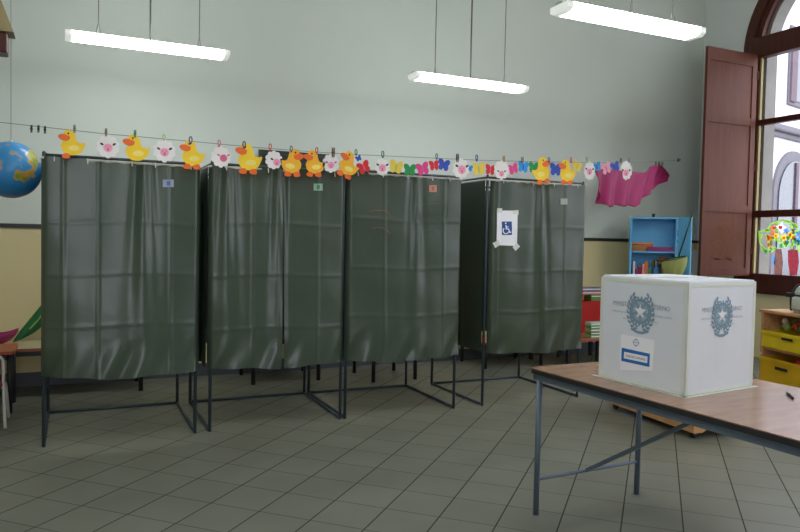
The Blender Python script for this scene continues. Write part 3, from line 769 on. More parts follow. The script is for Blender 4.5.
# clothes pegs
def peg(px, py, m, label, style=0, h=.05, rot=0):
    c = frame_at(px, py)[0]; U = Vector((1, 0, 0)); V = Vector((0, 0, 1)); N = U.cross(V); h *= .88
    r = thing('clothes_peg', label, 'clothes peg', c, 0, 'pegs on the garland line')
    S = h
    if style == 0:     # straight two-legged peg
        for s in (-1, 1):
            bm = bmesh.new()
            prism(bm, [(-.055*S, -.55*S), (.055*S, -.55*S), (.08*S, .1*S), (.06*S, .55*S), (-.06*S, .55*S), (-.08*S, .1*S)], N*(.003+s*.0055)+U*(s*.075*S), U, V, .006); obj('jaw', bm, m, r)
        obj('spring', tb([U*(-.2*S)+N*.006, U*(.2*S)+N*.006], .06*S, 8), m, r)
    else:              # moulded peg with an oval loop head
        bm = bmesh.new()
        tube(bm, [N*.006+U*(.2*S*math.cos(a))+V*(.18*S+.42*S*math.sin(a)) for a in [2*PI*k/14 for k in range(15)]], .085*S, 6)
        obj('loop', bm, m, r)
        bm = bmesh.new(); prism(bm, [(-.12*S, -.5*S), (.12*S, -.5*S), (.16*S, -.2*S), (-.16*S, -.2*S)], N*.003, U, V, .008); obj('jaw', bm, m, r)
    return r
for a in [(31.5, 129, 'black', 'leftmost of three black pegs beside the globe', 0, .05), (38.5, 129, 'black', 'middle one of three black pegs right of the globe', 0, .05), (45, 130, 'black', 'right one of the three black pegs left of the first duck', 0, .05),
          (74.5, 129, 'peg_olive', 'olive peg holding the leftmost duck', 0, .055), (106, 132.5, 'peg_olive', 'olive peg holding the leftmost sheep', 0, .055), (135, 134, 'peg_green', 'green peg holding the second duck', 0, .055),
          (163.8, 138, 'peg_lime', 'lime peg over the second sheep', 1, .045), (190.5, 141, 'peg_blue', 'blue loop peg holding the third duck', 1, .055), (219, 144, 'peg_pink', 'pink loop peg on the fluffy sheep over the second booth', 1, .05),
          (244, 145.5, 'peg_blue', 'dark blue loop peg holding the fourth duck', 1, .055), (270, 147.5, 'peg_red', 'orange-red loop peg on the sheep left of the blackboard', 1, .05), (291, 149.5, 'peg_grey', 'grey loop peg on the duck facing right at the blackboard', 1, .05),
          (316.5, 151, 'peg_red', 'red loop peg on the left-facing duck at the blackboard', 1, .05), (333, 152.5, 'peg_brown', 'tall brown wooden peg on the sheep right of the blackboard', 0, .075), (355.8, 153, 'peg_green', 'green loop peg on the tilted amber duck', 1, .05),
          (382.5, 155, 'peg_green', 'green loop peg on the sheep over the third booth', 1, .055), (436.3, 157, 'peg_green', 'green loop peg between the red and blue butterfly over the third booth', 1, .05), (457, 158, 'black', 'tall black peg on the sheep at the last gap', 0, .07),
          (476.3, 158.5, 'peg_blue', 'blue loop peg over the yellow butterfly at the last gap', 1, .055), (503.5, 159, 'peg_tan', 'tan wooden peg on the sheep over the rightmost booth', 0, .055), (522, 160, 'peg_grey', 'grey peg over the sky blue butterfly of the rightmost booth', 0, .055),
          (548.5, 160.5, 'peg_green', 'green peg on the duck facing right over the rightmost booth', 1, .05), (570.5, 160.5, 'peg_red', 'red peg on the last duck', 1, .05), (586.5, 159.5, 'peg_lime', 'pale green peg on the narrow sheep against the wall', 0, .05),
          (620.5, 160.5, 'peg_olive', 'olive peg at the left shoulder of the rightmost sheep', 0, .05), (628.5, 160.5, 'peg_sky', 'pale blue peg on the rightmost sheep', 1, .05),
          (655.5, 164, 'peg_olive', 'leftmost of three pegs gripping the skirt waistband', 0, .055), (658.8, 164, 'black', 'middle black peg gripping the skirt waistband', 0, .055), (662, 164, 'peg_olive', 'rightmost peg gripping the skirt waistband', 0, .055)]:
    peg(*a)

# magenta cloth skirt pegged on the line
def skirt():
    d = (HOOK-E0); d.z = 0; d.normalize(); N = Vector((d.y, -d.x, 0))
    top = [(594, 171), (600, 169), (610, 169.5), (620, 170.5), (632, 172), (643, 173), (649, 167), (654, 165.5), (661, 165), (668, 176)]
    bot = [(595, 188), (599, 204), (606, 206.5), (613, 205), (622, 206), (626, 204), (632, 207), (638, 203), (641, 198), (650, 191), (659, 184), (668, 176.5)]
    def lerp(L, t):
        k = t*(len(L)-1); i = min(int(k), len(L)-2); f = k-i
        return (L[i][0]*(1-f)+L[i+1][0]*f, L[i][1]*(1-f)+L[i+1][1]*f)
    def fn(i, j):
        a, b = lerp(top, i), lerp(bot, i)
        x, y = a[0]*(1-j)+b[0]*j, a[1]*(1-j)+b[1]*j
        y += (.9*math.sin(i*40) if j == 1 else 0)
        p = tail(x, y)
        return p + N*(.012+.040*math.sin(i*34+1.5*j)*(.3+.7*j) + .02*math.sin(i*71+4*j)*j)
    o = obj('cloth_skirt', grid(bmesh.new(), fn, 90, 24), 'skirt', smooth=True, recalc=False)
    sol = o.modifiers.new('s', 'SOLIDIFY'); sol.thickness = .004
    tag(o, 'crumpled magenta cloth skirt pegged at the right end of the garland', 'skirt')
skirt()

# ------------------------------------------------------------------ blackboard on the back wall
bb = thing('blackboard', 'dark framed blackboard on the back wall behind the second booth', 'blackboard', (2.18, Y1, 0))
obj('slate', bx((-.36, -.025, 1.42), (.36, -.008, 2.34)), 'board', bb)
bm = bmesh.new()
for lo, hi in (((-.39, -.035, 2.33), (.39, 0, 2.37)), ((-.39, -.035, 1.38), (.39, 0, 1.42)), ((-.39, -.035, 1.42), (-.35, 0, 2.33)), ((.35, -.035, 1.42), (.39, 0, 2.33))): box(bm, lo, hi)
obj('frame', bm, 'leg_black', bb)
obj('chalk_ledge', bx((-.39, -.09, 1.36), (.39, -.036, 1.378)), 'leg_black', bb)

# ------------------------------------------------------------------ pendant lights
def lamp(label, c, L, drop=ZC):
    r = thing('pendant_light', label, 'pendant light', c, 0, 'long pendant lights')
    w0, w1, h = .085, .055, .095
    prof = [(-w0, h*.55), (-w0, h*.2), (-w1, 0), (w1, 0), (w0, h*.2), (w0, h*.55)]
    bm = bmesh.new(); pl = [(y, z) for y, z in prof]; e = .045
    prism(bm, pl, (-L/2+e, 0, 0), (0, 1, 0), (0, 0, 1), L-2*e); obj('diffuser', bm, 'lamp', r)
    for x in (-L/2, L/2-e):
        bm = bmesh.new(); prism(bm, [(y*1.03, z*1.02-.001) for y, z in prof], (x, 0, 0), (0, 1, 0), (0, 0, 1), e); obj('end_cap', bm, 'lamp_cap', r)
    obj('housing', bx((-L/2, -w0*.38, h*.57), (L/2, w0*.38, h*.72)), 'lamp_top', r)
    zt = drop-c[2]
    for x in (-L*.31, L*.31):
        obj('suspension_wire', tb([(x, 0, .16), (x, 0, zt)], .004, 6), 'cable', r)
        bm = bmesh.new(); tube(bm, [(x-.02, -.05, h*.72), (x, 0, .16)], .003, 5); tube(bm, [(x+.02, .05, h*.72), (x, 0, .16)], .003, 5); obj('wire_fork', bm, 'cable', r)
    obj('power_cord', tb([(.0, 0, h*.72), (.0, 0, zt)], .0075, 6), 'cable', r, 'thicker middle power cord')
    return r
lamp('glowing white pendant light above the leftmost voting booth', (.575, 6.12, 2.95), 1.25)
lamp('glowing white pendant light hung above the third and fourth booth', (3.50, 5.98, 2.95), 1.25)
lamp('glowing white pendant light nearest the camera, cut by the top edge of the photo', (3.305, 3.60, 2.87), 1.16)
for x, y, q in ((.5, 3.6, 'above the open floor left of the camera'), (.5, 1.0, 'above the camera'), (3.4, 1.0, 'right of the camera'), (6.62, 4.2, 'above the toy shelf by the window'), (6.35, 1.0, 'by the second window'), (6.62, 2.6, 'between the toy shelf and the second window')):  # extra lamps added out of view to brighten the walls and ballot box
    lamp('pendant light added out of view to brighten the room, '+q, (x, y, 2.95), 1.25)

# ------------------------------------------------------------------ globe and hanging wooden thing (top left)
gl = thing('hanging_globe', 'blue inflatable globe hung on a string left of the first booth', 'globe', at_y(11, 170, 5.95))
bm = bmesh.new(); bmesh.ops.create_uvsphere(bm, u_segments=36, v_segments=24, radius=.207); obj('ball', bm, 'globe', gl, smooth=True)
gz = ZC-gl.location.z
obj('cap', lathe(bmesh.new(), [(.012, .2), (.012, .215), (.005, .22)], 10), 'white_plastic', gl)
obj('string', tb([(0, 0, .215), (0, 0, gz)], .0018, 5), 'cable', gl)
hh = at_y(-7, 33, 5.6)
hb = thing('hanging_bird_house', 'small tan wooden house shape hanging at the top left edge', 'ornament', hh)
bm = bmesh.new(); prism(bm, [(-.13, 0), (.13, 0), (.05, .22), (-.05, .22)], (0, .1, 0), (1, 0, 0), (0, 0, 1), .2); obj('roof', bm, 'tan', hb)
obj('body', rbox((-.09, -.08, -.14), (.09, .08, -.002), .01), 'frame_dark', hb)
obj('string', tb([(0, 0, .22), (0, 0, ZC-hh.z)], .002, 5), 'cable', hb)

# ------------------------------------------------------------------ ballot box table
TZ, TA = .783, math.radians(2.6)
tb_root = thing('folding_table', 'long wood-topped folding table with black edge and grey steel legs carrying the ballot box', 'table', (at_z(533.8, 367.5, TZ).x-.016, at_z(533.8, 367.5, TZ).y-.015, 0), TA)
# local x = short side (to the far side), local -y = long side towards the viewer
TW, TL = .885, 1.62
def rrect(x0, y0, x1, y1, r, n=5):
    o = []
    for cx, cy, a in ((x1-r, y1-r, 0), (x0+r, y1-r, PI/2), (x0+r, y0+r, PI), (x1-r, y0+r, 1.5*PI)):
        o += [(cx+r*math.cos(a+PI/2*k/n), cy+r*math.sin(a+PI/2*k/n)) for k in range(n+1)]
    return o
bm = bmesh.new(); prism(bm, rrect(.0, -TL, TW, .03, .035), (0, 0, TZ-.004), (1, 0, 0), (0, 1, 0), .004); top = obj('tabletop', bm, 'table_top', tb_root)
bm = bmesh.new(); prism(bm, rrect(-.003, -TL-.003, TW+.003, .033, .037), (0, 0, TZ-.027), (1, 0, 0), (0, 1, 0), .0228); obj('edge_band', bm, 'edge', tb_root, 'black edge under the wooden top')
bm = bmesh.new()
fr = [(.03, .0), (TW-.09, .0), (TW-.09, -TL+.05), (.03, -TL+.05)]
for a, b in zip(fr, fr[1:]+fr[:1]):
    d = Vector((b[0]-a[0], b[1]-a[1], 0)).normalized(); s = Vector((-d.y, d.x, 0))*.014
    A, B = Vector((*a, 0))-d*.014, Vector((*b, 0))+d*.014
    v = [bm.verts.new(p+Vector((0, 0, z))) for z in (TZ-.062, TZ-.0275) for p in (A+s, B+s, B-s, A-s)]
    for f in ((0,1,2,3),(7,6,5,4),(0,4,5,1),(1,5,6,2),(2,6,7,3),(3,7,4,0)): bm.faces.new([v[i] for i in f])
obj('under_frame', bm, 'steel', tb_root)
for y in (-.02, -TL+.07):
    for x in (.03, TW-.12):
        obj('leg', tb([(x, y, 0), (x, y, TZ-.062)], .016, 10), 'steel', tb_root, smooth=True)
    obj('crossbar', tb([(.03, y, .19), (TW-.12, y, .19)], .010, 8), 'steel', tb_root)
    s = -1 if y > -.5 else 1
    bm = bmesh.new(); mx = Matrix.Translation((.38, y, .19)); 
    L = Vector((.10, s*(.80 if s < 0 else .42), TZ-.06-.19)); q = L.to_track_quat('Y', 'Z').to_matrix().to_4x4()
    box(bm, (-.014, 0, -.010), (.014, L.length, .010), mx @ q); obj('brace', bm, 'steel', tb_root, 'flat folding brace')

# ballot box
def ballot():
    z0, z1 = TZ+.001, TZ+.505
    L, F, R = at_z(598, 375.5, TZ), at_z(684.5, 397, TZ), at_z(752.5, 386, TZ)
    for p in (L, F, R): p.z = 0
    B = L+R-F
    r = thing('ballot_box', 'white corrugated ballot box with printed blue emblem and taped edges on the table', 'ballot box', (F.x, F.y, z0))
    o = Vector((F.x, F.y, z0)); up = Vector((0, 0, 1))
    bm = bmesh.new()
    cs = [p-Vector((F.x, F.y, 0)) for p in (L, F, R, B)]
    inset = [p*1.0 for p in cs]; ctr = sum(cs, Vector())/4
    topc = [p + (ctr-p)*.004 for p in cs]
    v0 = [bm.verts.new(p) for p in cs]; v1 = [bm.verts.new(p+up*(z1-z0)) for p in topc]
    bm.faces.new(v0[::-1]); bm.faces.new(v1)
    for i in range(4): bm.faces.new((v0[i], v0[(i+1) % 4], v1[(i+1) % 4], v1[i]))
    bmesh.ops.recalc_face_normals(bm, faces=bm.faces[:]); bmesh.ops.bevel(bm, geom=bm.edges[:], offset=.005, segments=2, affect='EDGES')
    obj('carton', bm, 'box', r)
    # lid flaps with the slot
    lid = bmesh.new(); h = z1-z0
    def quadprism(bm, P, t):
        a = [bm.verts.new(p) for p in P]; b = [bm.verts.new(p+up*t) for p in P]
        bm.faces.new(a[::-1]); bm.faces.new(b)
        for i in range(4): bm.faces.new((a[i], a[(i+1) % 4], b[(i+1) % 4], b[i]))
    f = lambda u, v: cs[1] + (cs[0]-cs[1])*v + (cs[2]-cs[1])*u + up*h     # u towards R, v towards L
    quadprism(lid, [f(.03, .02), f(.99, .02), f(.99, .48), f(.03, .48)], .004); quadprism(lid, [f(.03, .52), f(.99, .52), f(.99, .99), f(.03, .99)], .006)
    obj('lid_flap', lid, 'box', r)
    slot = bmesh.new(); quadprism(slot, [f(.28, .484), f(.72, .484), f(.72, .516), f(.28, .516)], .0012); obj('slot', slot, 'black', r, 'dark slot in the lid')
    # tape along edges
    tp = bmesh.new()
    faces = [(cs[0], cs[1]), (cs[1], cs[2])]
    for a, b in faces:
        U = (b-a).normalized(); N = U.cross(up); w = (b-a).length
        for x0, x1, y0, y1 in ((0.004, w-.004, h-.022, h-.003), (.003, .022, .003, h-.022), (w-.022, w-.003, .003, h-.022), (.004, w-.004, .002, .018)):
            prism(tp, [(x0, y0), (x1, y0), (x1, y1), (x0, y1)], a+N*.0002, U, up, .0006)
        # skirt of tape stuck on the tabletop
        prism(tp, [(-.02, 0), (w+.015, 0), (w+.01, .024), (-.03, .022)], a+up*.0004, U, N, .0008)
    obj('edge_tape', tp, 'tape', r, 'cream adhesive tape along edges')
    # print
    for k, (a, b) in enumerate(faces):
        U = (b-a).normalized(); N = U.cross(up)
        ppx = [(640.5, 311.5), (722, 315)][k]
        O = at_plane(ppx[0], ppx[1], a+o, N)-o + N*.0012
        em = bmesh.new()
        s = .076 if k == 0 else .072
        fd = bmesh.new(); fd.faces.new([fd.verts.new(O-N*.0006+U*(x*s*.7)+up*(y*s*.7)) for x, y in ell(0, 0, 1, 1, 28)]); obj('emblem_field', fd, 'ink3', r, recalc=False)
        # toothed wheel
        n = 20
        for t in range(n):
            a0, a1 = 2*PI*t/n, 2*PI*(t+1)/n; am = (a0+a1)/2
            pts = [(.62*math.cos(a0), .62*math.sin(a0)), (.80*math.cos(a0), .80*math.sin(a0)), (.80*math.cos(am), .80*math.sin(am)), (.93*math.cos(am), .93*math.sin(am)), (.93*math.cos(a1), .93*math.sin(a1)), (.62*math.cos(a1), .62*math.sin(a1))]
            em.faces.new([em.verts.new(O+U*(x*s)+up*(y*s)) for x, y in pts])
        for t in range(5):       # spokes
            am = PI/2+2*PI*(t+.5)/5; d = Vector((math.cos(am), math.sin(am))); q = Vector((-d.y, d.x))*.07
            em.faces.new([em.verts.new(O+U*(p.x*s)+up*(p.y*s)) for p in (d*.3+q, d*.64+q, d*.64-q, d*.3-q)])
        for sx in (-1, 1):       # branches with leaves
            for t in range(9):
                am = -PI/2+sx*(.35+t*.28); rr = .94+.04*math.sin(t)
                for io in (-1, 1):
                    cxx, cyy = rr*math.cos(am)+io*.11*math.cos(am), rr*1.12*math.sin(am)+io*.11*math.sin(am)
                    pl = ell(cxx, cyy, .17, .085, 8, 0, am+sx*(PI/2)+io*sx*(-.5))
                    em.faces.new([em.verts.new(O+N*.0002+U*(x*s)+up*(y*s)) for x, y in pl])
        for pl in ([(-.7, -1.05), (-.2, -1.22), (.2, -1.22), (.7, -1.05), (.72, -1.22), (.2, -1.4), (-.2, -1.4), (-.72, -1.22)],):   # ribbon
            em.faces.new([em.verts.new(O+N*.0004+U*(x*s)+up*(y*s)) for x, y in pl])
        obj('emblem', em, 'ink', r, 'printed blue-grey state emblem', recalc=False)
        st = bmesh.new()
        for rad, off, m in ((.50, .0006, None),):
            pts = [((rad if q % 2 == 0 else rad*.40)*math.cos(PI/2+PI*q/5), (rad if q % 2 == 0 else rad*.40)*math.sin(PI/2+PI*q/5)) for q in range(10)]
            st.faces.new([st.verts.new(O+N*off+U*(x*s)+up*(y*s)) for x, y in pts])
        obj('emblem_star', st, 'paper', r, 'white five-pointed star', recalc=False)
        ow = .345 if k == 0 else .30
        obj('printed_text', text_bm("MINISTERO DELL'INTERNO", O+up*.028+N*.0008, U, up, .022, ow), 'ink2', r, recalc=False)
        obj('printed_text', text_bm("DIREZIONE GENERALE DELL'AMMINISTRAZIONE CIVILE", O-up*.012+N*.0008, U, up, .009, ow*1.05), 'ink2', r, recalc=False)
        obj('printed_text', text_bm("SERVIZI ELETTORALI", O-up*.042+N*.0008, U, up, .008, ow*.62), 'ink2', r, recalc=False)
    # paper label on the left face
    a, b = faces[0]; U = (b-a).normalized(); N = U.cross(up)
    P = lambda x, y, k: at_plane(x, y, a+o, N)-o+N*(.0014+k*.0006)
    def quad(pix, k, m, nm, par, lab=None):
        bm = bmesh.new(); bm.faces.new([bm.verts.new(P(x, y, k)) for x, y in pix]); return obj(nm, bm, m, par, lab, recalc=False)
    pap = quad([(620, 370), (652.5, 371), (655, 340), (621, 334)][::1], 0, 'paper', 'paper_label', r, 'white paper label with blue frame')
    bm = bmesh.new()
    bo = [(621.5, 360.8), (649.6, 367.0), (650.2, 353.8), (622, 347.6)]; c = (sum(p[0] for p in bo)/4, sum(p[1] for p in bo)/4)
    inn = [(624, 358.2), (647.5, 363.2), (648.0, 356.6), (624.4, 351.6)]
    for i in range(4):
        j = (i+1) % 4; bm.faces.new([bm.verts.new(P(*p, 1)) for p in (bo[i], bo[j], inn[j], inn[i])])
    obj('blue_frame', bm, 'label_blue', pap, recalc=False)
    cc = P(636, 357.6, 1.2); dU = (P(647, 360, 1)-P(625, 355.4, 1)); dU.z = 0; dU.normalize()
    w = (P(646, 359.8, 1)-P(626, 355.6, 1)).length
    obj('label_text', text_bm('ELEZIONI COMUNALI', cc, dU, up, .011, w*.96), 'label_text', pap, recalc=False)
    e = P(636.3, 342.5, 1); bm = bmesh.new(); rr = .017
    for t in range(24):
        a0, a1 = 2*PI*t/24, 2*PI*(t+1)/24
        bm.faces.new([bm.verts.new(e+dU*(q*math.cos(x))+up*(q*math.sin(x))) for q, x in ((rr*.8, a0), (rr, a0), (rr, a1), (rr*.8, a1))])
    for t in range(4):
        am = PI/2*t; d = (math.cos(am), math.sin(am)); q = .0016
        bm.faces.new([bm.verts.new(e+dU*x+up*y) for x, y in ((d[0]*.003-d[1]*q, d[1]*.003+d[0]*q), (d[0]*rr*1.2-d[1]*q, d[1]*rr*1.2+d[0]*q), (d[0]*rr*1.2+d[1]*q, d[1]*rr*1.2-d[0]*q), (d[0]*.003+d[1]*q, d[1]*.003-d[0]*q))])
    obj('small_crest', bm, 'ink', pap, recalc=False)
ballot()
pp = at_z(790.5, 397, TZ)
pn = thing('pen', 'dark pen lying on the table right of the ballot box', 'pen', (pp.x, pp.y, TZ+.006), math.radians(-132))
obj('barrel', tb([(-.06, 0, 0), (.045, 0, 0), (.062, 0, 0)], [.0055, .0055, .0015], 8), 'black', pn)
obj('pen_cap', tb([(-.061, 0, 0), (-.02, 0, 0)], .0066, 8), 'peg_grey', pn)

# ------------------------------------------------------------------ wooden toy units on castors (right)
def toy_cart():
    p0, p1 = Vector((4.31, 4.84, 0)), Vector((4.205, 3.78, 0))     # near long face, far to near
    U = (p1-p0); Lg = U.length; a = math.atan2(U.y, U.x)
    r = thing('toy_cart', 'low wooden toy cart on black castors on the floor behind the folding table', 'cart', (p0.x, p0.y, 0), a)
    # local x along the long side, local +y away from the room's left
    W = .50
    for x in (.06, Lg-.06):
        for y in (.052, W-.052):
            c = obj('castor', tb([(x, y-.012, .028), (x, y+.012, .028)], .028, 14), 'leg_black', r)
            obj('bracket', bx((x-.012, y-.016, .058), (x+.012, y+.016, .074)), 'leg_black', c)
    obj('side_board', bx((0, 0, .05), (Lg, .02, .40)), 'pine', r); obj('side_board', bx((0, W-.02, .05), (Lg, W, .40)), 'pine', r)
    for x in (0, Lg-.02):
        pl = [(0.021, .05)]+[(.08+.34*t/12, .05+.06*math.sin(PI*t/12)) for t in range(13)]+[(W-.021, .05), (W-.021, .40), (.021, .40)]
        bm = bmesh.new(); prism(bm, pl, (x, 0, 0), (0, 1, 0), (0, 0, 1), .02); obj('end_board', bm, 'pine', r, 'end board with arched cut-out')
    obj('bottom', bx((.021, .021, .13), (Lg-.021, W-.021, .145)), 'pine', r)
toy_cart()

def drawer_unit():
    p0 = Vector((6.06, 4.69, 0)); a = math.radians(-90-14); Lg, D, Ht = 1.05, .40, .85
    r = thing('toy_shelf', 'wooden toy shelf with two yellow bins and toys right of the ballot box', 'shelf', (p0.x, p0.y, 0), a)
    # local x along the front (far -> near), local +y into the unit
    obj('side_panel', rbox((0, 0, .02), (.035, D, Ht-.03), .004), 'pine', r); obj('side_panel', rbox((Lg-.035, 0, .02), (Lg, D, Ht-.03), .004), 'pine', r)
    obj('top', rbox((-.01, -.02, Ht-.028), (Lg+.01, D+.01, Ht), .006), 'pine', r)
    for z in (.04, .47): obj('shelf_board', bx((.036, .01, z), (Lg-.036, D-.015, z+.028)), 'pine', r)
    obj('back_panel', bx((.036, D-.012, .04), (Lg-.036, D, Ht-.03)), 'pine', r)
    obj('peg', tb([(.018, -.004, .42), (.018, .01, .42)], .009, 8), 'white_plastic', r)
    for z0, z1, m, nm in ((.50, .655, 'bin', 'upper'), (.07, .40, 'bin2', 'lower')):
        q = thing('storage_bin', '%s yellow plastic toy bin on the wooden toy shelf' % nm, 'bin', (p0.x, p0.y, 0), a)
        bm = bmesh.new(); x0, x1, y0, y1 = .05, Lg-.05, -.025, D-.03
        t = .006
        for lo, hi in (((x0, y0, z0), (x1, y0+t, z1)), ((x0, y1-t, z0), (x1, y1, z1)), ((x0, y0+t, z0), (x0+t, y1-t, z1)), ((x1-t, y0+t, z0), (x1, y1-t, z1)), ((x0+t, y0+t, z0), (x1-t, y1-t, z0+t))): box(bm, lo, hi)
        obj('tub', bm, m, q)
        bm = bmesh.new()
        for lo, hi in (((x0-.006, y0-.014, z1-.03), (x1+.006, y0-.0005, z1+.004)),): box(bm, lo, hi)
        obj('rim', bm, m, q)
        obj('handle_slot', rbox((.33 if nm == 'upper' else .26, y0-.017, z1-.058 if nm == 'upper' else z1-.09), (.47 if nm == 'upper' else .42, y0-.0145, z1-.036 if nm == 'upper' else z1-.062), .001), 'black', q, 'dark hand slot')
    # toys heaped in the upper bin
    M_ = Matrix.Translation(p0) @ Matrix.Rotation(a, 4, 'Z')
    rnd = random.Random(9)
    kinds = [('peg_lime', 'pale green'), ('petal_o', 'orange'), ('magenta', 'magenta'), ('petal_w', 'white'), ('leaf2', 'green'), ('seat_red', 'red'), ('peg_olive', 'olive'), ('pink', 'pink')]
    where = ['at the far end of the upper bin', 'by the far end of the upper bin', 'a quarter along the upper bin', 'left of the middle of the upper bin', 'in the middle of the upper bin', 'right of the middle of the upper bin', 'towards the near end of the upper bin', 'at the near end of the upper bin']
    MT['soft'] = None
    for k in range(8):
        m, cn = [kinds[i] for i in (0, 1, 6, 2, 3, 5, 4, 7)][k]
        c = M_ @ Vector((.15+k*.108, .17+.03*math.sin(k*2.1), .700+.012*math.sin(k*1.7)))
        t = thing('soft_toy', '%s soft doll toy %s' % (cn, where[k]), 'toy', c, a+rnd.uniform(-.4, .4)-PI/2); t.scale = (.85, .7, .95)
        bm = bmesh.new(); bmesh.ops.create_icosphere(bm, subdivisions=2, radius=.06, matrix=Matrix.Diagonal((.85, .75, .95, 1))); obj('toy_body', bm, m, t, smooth=True)
        bm = bmesh.new(); bmesh.ops.create_icosphere(bm, subdivisions=2, radius=.034, matrix=Matrix.Translation((.035, 0, .052))); obj('toy_head', bm, kinds[(k+3) % 8][0], t, smooth=True)
        for s in (-1, 1): obj('toy_arm', tb([(.0, s*.035, .02), (.02, s*.065, .0), (.03, s*.075, -.02)], [.016, .014, .010], 6), m, t, smooth=True)
    c = M_ @ Vector((.55, .15, 0)); 
    for k, (x, m, cn) in enumerate(((.40, 'red', 'red'), (.58, 'peg_brown', 'brown'))):
        c = M_ @ Vector((x, .12, .375)); t = thing('toy_block', '%s toy poking out of the lower yellow bin' % cn, 'toy', c, .4)
        bm = rbox((-.06, -.04, -.04), (.06, .04, .04), .012); obj('block', bm, m, t); obj('knob', lathe(bmesh.new(), [(.014, .041), (.014, .054), (.008, .06)], 10), m, t)
    # backpack lying on top
    c = M_ @ Vector((.50, .17, Ht))
    b = thing('backpack', 'pale grey-green backpack with black straps sitting on the wooden toy shelf', 'backpack', c, a)
    def sup(i, j):
        th = i*2*PI; z = j*.29; 
        k = (1-max(0, (j-.45)/.55)**2.6)**.5 if j > .45 else 1-.06*(1-j/.45)**2
        k = max(k, .02); e = .55
        cx = math.copysign(abs(math.cos(th))**e, math.cos(th)); sy = math.copysign(abs(math.sin(th))**e, math.sin(th))
        return Vector((.21*k*cx, .13*k*sy, z+.002))
    obj('pack_body', grid(bmesh.new(), sup, 40, 20), 'pack', b, smooth=True)
    obj('front_pocket', rbox((-.13, -.165, .03), (.15, -.12, .155), .02, 3), 'pack', b, smooth=True)
    for x in (-.155, .165):
        pts = [(x, -.137, .02), (x, -.142, .10), (x, -.140, .17), (x*.95, -.10, .25), (x*.75, -.02, .295)]
        bm = bmesh.new()
        for p, q in zip(pts, pts[1:]):
            P, Q = Vector(p), Vector(q)
            bm.faces.new([bm.verts.new(v) for v in (P-Vector((.014, 0, 0)), P+Vector((.014, 0, 0)), Q+Vector((.014, 0, 0)), Q-Vector((.014, 0, 0)))])
        o = obj('strap', bm, 'black', b, recalc=False); s = o.modifiers.new('s', 'SOLIDIFY'); s.thickness = .006
    obj('buckle', rbox((-.20, -.165, .145), (-.11, -.138, .185), .006), 'black', b)
    obj('belt', bx((-.11, -.150, .158), (.17, -.135, .172)), 'black', b)
drawer_unit()

